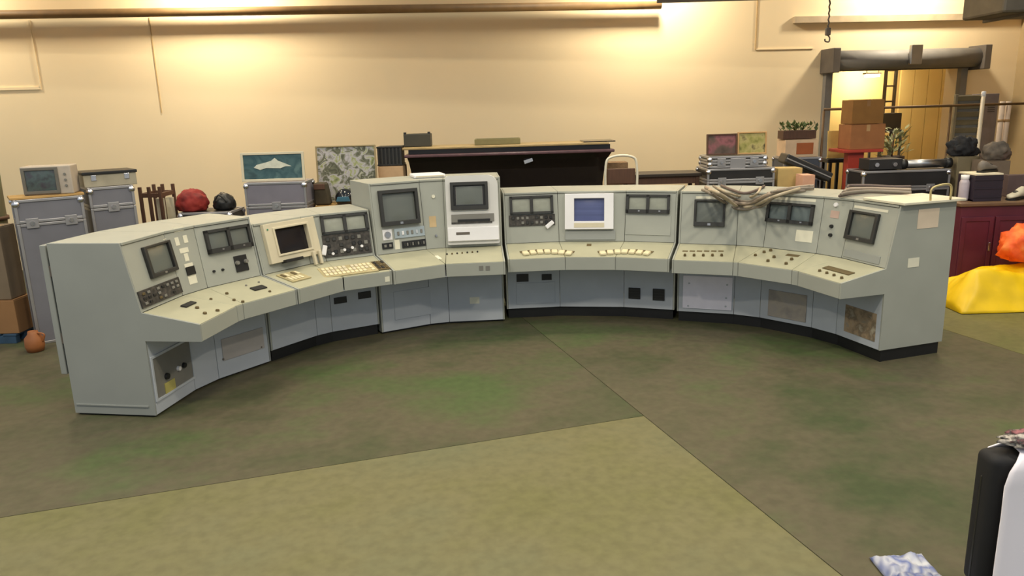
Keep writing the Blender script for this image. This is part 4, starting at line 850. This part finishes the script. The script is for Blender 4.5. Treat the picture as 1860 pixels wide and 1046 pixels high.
# ---- yellow sheet and orange bag on the floor
q = fl(1790, 560); YEL = mat('yellow_tarpaulin', (236, 196, 8), .45, var=.08, scale=5, bump=.3)
from mathutils import noise as NZ
def tarp(name, x0, x1, y0, y1, hf, m, lab, cat, n=44):
    vs, fs = [], []
    for j in range(n+1):
        for i in range(n+1): x = x0+(x1-x0)*i/n; y = y0+(y1-y0)*j/n; vs.append((x, y, hf(i/n, j/n)))
    for j in range(n):
        for i in range(n): a = j*(n+1)+i; fs.append((a, a+1, a+n+2, a+n+1))
    o = link_mesh(name, [V(v)-V((x0, y0, 0)) for v in vs], fs, m, None, T(x0, y0, 0), True)
    mo = o.modifiers.new('thickness', 'SOLIDIFY'); mo.thickness = .006; mo.offset = 1
    return tag(o, lab, cat)
l0 = fl(1722, 560); r0 = fl(1900, 585)
def hf(u, v):
    e = min(u, 1-u, v, 1-v); base = min(1, e/.14)
    ridge = .30*math.exp(-((v-.28-.10*u)/.22)**2)*(.8+.3*math.sin(u*5+1)) + .42*math.exp(-((v-.75)/.3)**2)*(.4+.6*u)
    return .004 + max(0, base)**.8*(ridge + .07*NZ.noise(V((u*4, v*5, 1))) + .03*NZ.noise(V((u*11, v*11, 4)))+.05)
hfc = lambda u, v: max(.004, hf(u, v))
tarp('yellow_sheet', l0.x+.0, l0.x+1.7, l0.y-.25, l0.y+.62, hfc, YEL, 'bright yellow tarpaulin heaped on the floor beside the console end', 'tarpaulin')
c = wp(1850, 470, l0.y+.25); zb = 0.30
zo = max(hfc(u/20, .55+v/30) for u in range(5, 20) for v in range(0, 9))-.015
ob = thing('orange_bag', (c.x+.16, l0.y+.33, zo), 'bright orange fabric bag lying on the yellow tarpaulin', 'bag')
hh = zat(1850, 412, l0.y+.25)-zo
blob('bag_body', (c.x+.16, l0.y+.33, zo), (.33, .2, hh*.64), multi('orange_fabric', [(214, 60, 16), (240, 96, 24), (236, 140, 60)], 5, .6), 5, .22, parent=ob); tube('drawstring', smooth_path([(c.x+.05, l0.y+.16, zo+.2), (c.x+.06, l0.y+.1, zo+.12), (c.x+.1, l0.y+.09, zo+.06)]), .008, RED, ob)
# ---- cables draped on section 5
CBL = [mat('pinkish_cable', (164, 148, 132), .6), mat('grey_cable', (132, 122, 110), .6), mat('beige_cable', (178, 164, 140), .6), mat('dark_mauve_cable', (100, 86, 82), .6)]
# each follows the top plate and hangs a little over the panel front
def on_top(px, py, h=.016): return fl(px, py, ZT[4]+h)
def sagging(pxs, ms, r, lab, k, hz=.016):
    pts = []
    for x, y, fr in pxs:
        if fr: key = (4, fr-1, 'face'); F = PANEL[key][1]; n = F.to_3x3() @ V((0, 0, 1)); pts.append(on_plane(x, y, F.translation + n*.03, n))
        else: pts.append(on_top(x, y, hz))
    cw = {'pinkish_cable': 'pinkish', 'grey_cable': 'grey', 'beige_cable': 'beige', 'dark_mauve_cable': 'dark mauve'}[ms.name]
    return tag(tube('cable', smooth_path(pts, 7), r, ms, None, 7), cw+' '+lab, 'cable', 'cables draped on the console')
A_ = 'loose cable looping from the console top down over the front beside the square monitor'
sagging([(1282, 340, 0), (1300, 350, 0), (1325, 364, 2), (1350, 370, 2), (1375, 364, 2), (1400, 352, 0), (1440, 342, 0)], CBL[0], .018, A_, 0)
sagging([(1296, 338, 0), (1312, 348, 0), (1335, 361, 2), (1358, 366, 2), (1380, 358, 2), (1420, 345, 0), (1470, 338, 0)], CBL[1], .013, A_, 1, .045)
sagging([(1304, 342, 0), (1322, 350, 0), (1342, 356, 2), (1365, 357, 2), (1376, 351, 0), (1382, 340, 0)], CBL[2], .012, A_, 2, .07)
sagging([(1288, 345, 0), (1308, 352, 0), (1338, 374, 2), (1356, 376, 2), (1378, 370, 2), (1412, 355, 0), (1452, 343, 0)], CBL[2], .015, A_, 3, .045)
sagging([(1276, 345, 0), (1292, 352, 0), (1318, 369, 2), (1346, 380, 2), (1384, 374, 2), (1405, 359, 0), (1432, 350, 0), (1462, 346, 0)], CBL[1], .015, A_, 4, .02)
sagging([(1310, 337, 0), (1330, 345, 0), (1352, 351, 0), (1372, 346, 0), (1388, 338, 0)], CBL[3], .014, 'loose cable curled on the console top behind the hanging loops', 5, .016)
B_ = 'loose cable lying along the console top behind the twin meters'
for k in range(4): sagging([(1395+6*k, 351-2*k, 0), (1420+6*k, 347-2*k, 0), (1450+4*k, 344-2*k, 0), (1478, 343-2*k, 0)], CBL[k % 3], .013, B_, k, .016+.028*(k % 2))
C_ = 'loose cable in the bundle along the console top by the cover plate'
for k in range(6): sagging([(1525+3*k, 356-3.2*k, 0), (1545, 352-3.0*k, 0), (1580, 349-2.4*k, 0), (1620, 350-2.2*k, 0), (1655, 352-2.6*k, 0)], CBL[(3, 1, 3, 0, 1, 3)[k]], .014, C_, k, .02+.028*(k % 2))
# wire handle on the cover plate, white slab on section 3, white bottles
p, n = V((*JT[4][5][:2], 0)), V((*JT[4][5][2:], 0)); h0, h1 = fl(1690, 364, 1.393), fl(1726, 362, 1.393)
tag(tube('wire_handle', smooth_path([h0, h0+V((0, 0, .09)), h0*.7+h1*.3+V((0, 0, .12)), h1*.8+h0*.2+V((0, 0, .13)), h1+V((0, 0, .10)), h1], 5), .009, mat('brass_wire', (186, 170, 120), .4, .4), None, 8), 'bent pale wire handle standing on the cover plate above the paper notice', 'handle')
c = on_plane(778, 322, (0, 0, ZT[2]), V((0, 0, 1))); ws = thing('white_slab', (c.x, c.y, ZT[2]), 'thin white slab lying on the tallest console section', 'slab', None, .29); W_ = WM[ws.name]
box('slab', (0, .05, .02), (.34, .3, .035), WHITE, ws, W_, .01); box('edge_strip', (0, -.102, .02), (.3, .006, .012), CREAM, ws, W_)
def bottle(key, px, lab, tilt):
    o, F = PANEL[key]; n = F.to_3x3() @ V((0, 0, 1)); c = on_plane(*px, F.translation + n*.03, n); c.z = ZDB
    r = thing('white_tube', c, lab, 'tube', 'white tubes on the desk'); return r, c
# ---- hanging chain hoist, ceiling duct and beam at the right
p = wp(1505, 40, 11.0); hk = thing('chain_hoist', (p.x, 11.0, wp(1505, 76, 11).z), 'hanging chain with dark hook block in front of the roller shutter', 'hoist')
zb_ = wp(1503, 76, 11).z; zt_ = wp(1503, 50, 11).z
bm = bmesh.new(); z = zt_; k = 0
while z < 5.3:
    bmesh.ops.create_cone(bm, cap_ends=True, segments=6, radius1=.011, radius2=.011, depth=.05, matrix=T(p.x, 11.0, z) @ M.Rotation(k % 2*.6-.3, 4, 'Y')); z += .042; k += 1
bm_obj('chain', bm, DGREY, hk, None); box('hook_block', (p.x, 11.0, (zb_+zt_)/2+.04), (.07, .06, (zt_-zb_)*.55), DGREY, hk, None, .015)
tube('hook', smooth_path([(p.x, 11, zb_+.09), (p.x+.03, 11, zb_+.05), (p.x+.02, 11, zb_), (p.x-.03, 11, zb_+.01), (p.x-.035, 11, zb_+.04)]), .01, DGREY, hk)
a = wp(1765, 20, 9.5); b = wp(1900, 8, 8.0); DUCT = mat('dark_grey_duct', (92, 84, 72), .55, .2, var=.15)
dz = wp(1790, 34, 9.5).z
dc = struct(box('trim_14', ((a.x+1.6), 9.3, dz+.35), (3.2, .8, .7), DUCT, None, None, .03))
for k in range(4): box('duct_flange', (a.x+.3+k*.8, 9.3, dz+.35), (.04, .86, .76), DUCT, dc, None, .005)
zr_ = wp(1300, 3, 10.6).z
o = struct(box('trim_15', (wp(1480, 2, 10.6).x+.2, 10.6, zr_+.03), (4.6, .06, .05), DGREY))
# unseen beam added to shade the upper wall from the hall lamps
struct(box('trim_16', (0, 9.9, 4.95), (26, .25, 2.2), WALLR))
# ---- foreground right: black padded chair with white cloth, blue and white bag
q = fl(1722, 1060); BLU = multi('blue_white_check', [(66, 82, 140), (176, 178, 190), (90, 104, 156), (186, 188, 196)], 9, .5, 0, (6, 1, 1), 1)
sh = thing('padded_case', (2.28, 2.72, 0), 'upright black padded case under the white cloth and patterned scarf', 'case')
bx0 = wp(1769, 822, 3.05).x; ztop = wp(1800, 826, 2.95).z
SEATM = mat('black_upholstery', (15, 14, 17), .75, var=.2, scale=8)
W_ = T(bx0, 2.9, 0)
WM[sh.name] = T(bx0+.3, 2.9, 0); sh.matrix_basis = WM[sh.name]
bm = bmesh.new(); add_box(bm, (.32, .08, .10+(ztop-.10)/2), (.64, .14, ztop-.10)); bevel(bm, .04, 4); bm_obj('padded_shell', bm, SEATM, sh, W_, True)
box('base', (.32, .08, .05), (.6, .12, .1), BLACK, sh, W_, .01); box('seam_piping', (.001, .08, ztop*.5), (.006, .012, ztop*.7), BLACK, sh, W_, .002)
# cloth hanging over the backrest, with a rounded upper corner
prof = [(-.006-.03*(1-i/10)**2, .03+(ztop-.05-.03)*i/10) for i in range(11)] + [(.0, ztop-.01), (.03, ztop+.016), (.08, ztop+.02), (.13, ztop+.016), (.162, ztop-.02)] + [(.166, ztop-.06*i) for i in range(1, 6)]
vs, fs = [], []; nn = 26; n1 = len(prof)
for i in range(nn+1):
    u = i/nn
    for j, (y, z) in enumerate(prof):
        e0 = .035 + .06*max(0, 1-(ztop-z)/.10)**2 - .03*max(0, ztop-.25-z)
        vs.append((e0+(.72-e0)*u, y-.006*(1+math.sin(u*11+j*.25))*(1 if j < 11 else 0), z+(.003*math.sin(u*9) if 10 < j < 16 else 0)))
for i in range(nn):
    for j in range(n1-1): a = i*n1+j; fs.append((a, a+n1, a+n1+1, a+1))
o = link_mesh('white_cloth', vs, fs, mat('white_cotton', (247, 241, 250), .7, var=.02), None, W_, True); mo = o.modifiers.new('thickness', 'SOLIDIFY'); mo.thickness = .006; mo.offset = 1
tag(o, 'white cloth hanging over the upright black padded case', 'cloth')
c = W_ @ V((.24, .08, ztop+.028)); tag(blob('patterned_scarf', (c.x, c.y, c.z), (.17, .08, .04), multi('pink_black_print', [(30, 26, 26), (150, 90, 96), (40, 34, 34), (176, 168, 160), (26, 24, 26)], 16, .7), 12, .25, sub=4, sc=3), 'crumpled black and pink patterned scarf on top of the white cloth', 'scarf')
q = fl(1672, 1040)
def hb(u, v): e = min(u, 1-u, v, 1-v); return .004 + min(1, e/.12)**.7*(.03+.03*abs(NZ.noise(V((u*5, v*5, 7))))+.012*NZ.noise(V((u*13, v*13, 2))))
tarp('checked_bag', fl(1605, 1046).x, bx0-.012, 2.9, 3.34, lambda u, v: max(.004, hb(u, v)), BLU, 'crumpled blue and white checked plastic bag lying flat on the floor', 'bag', 30)
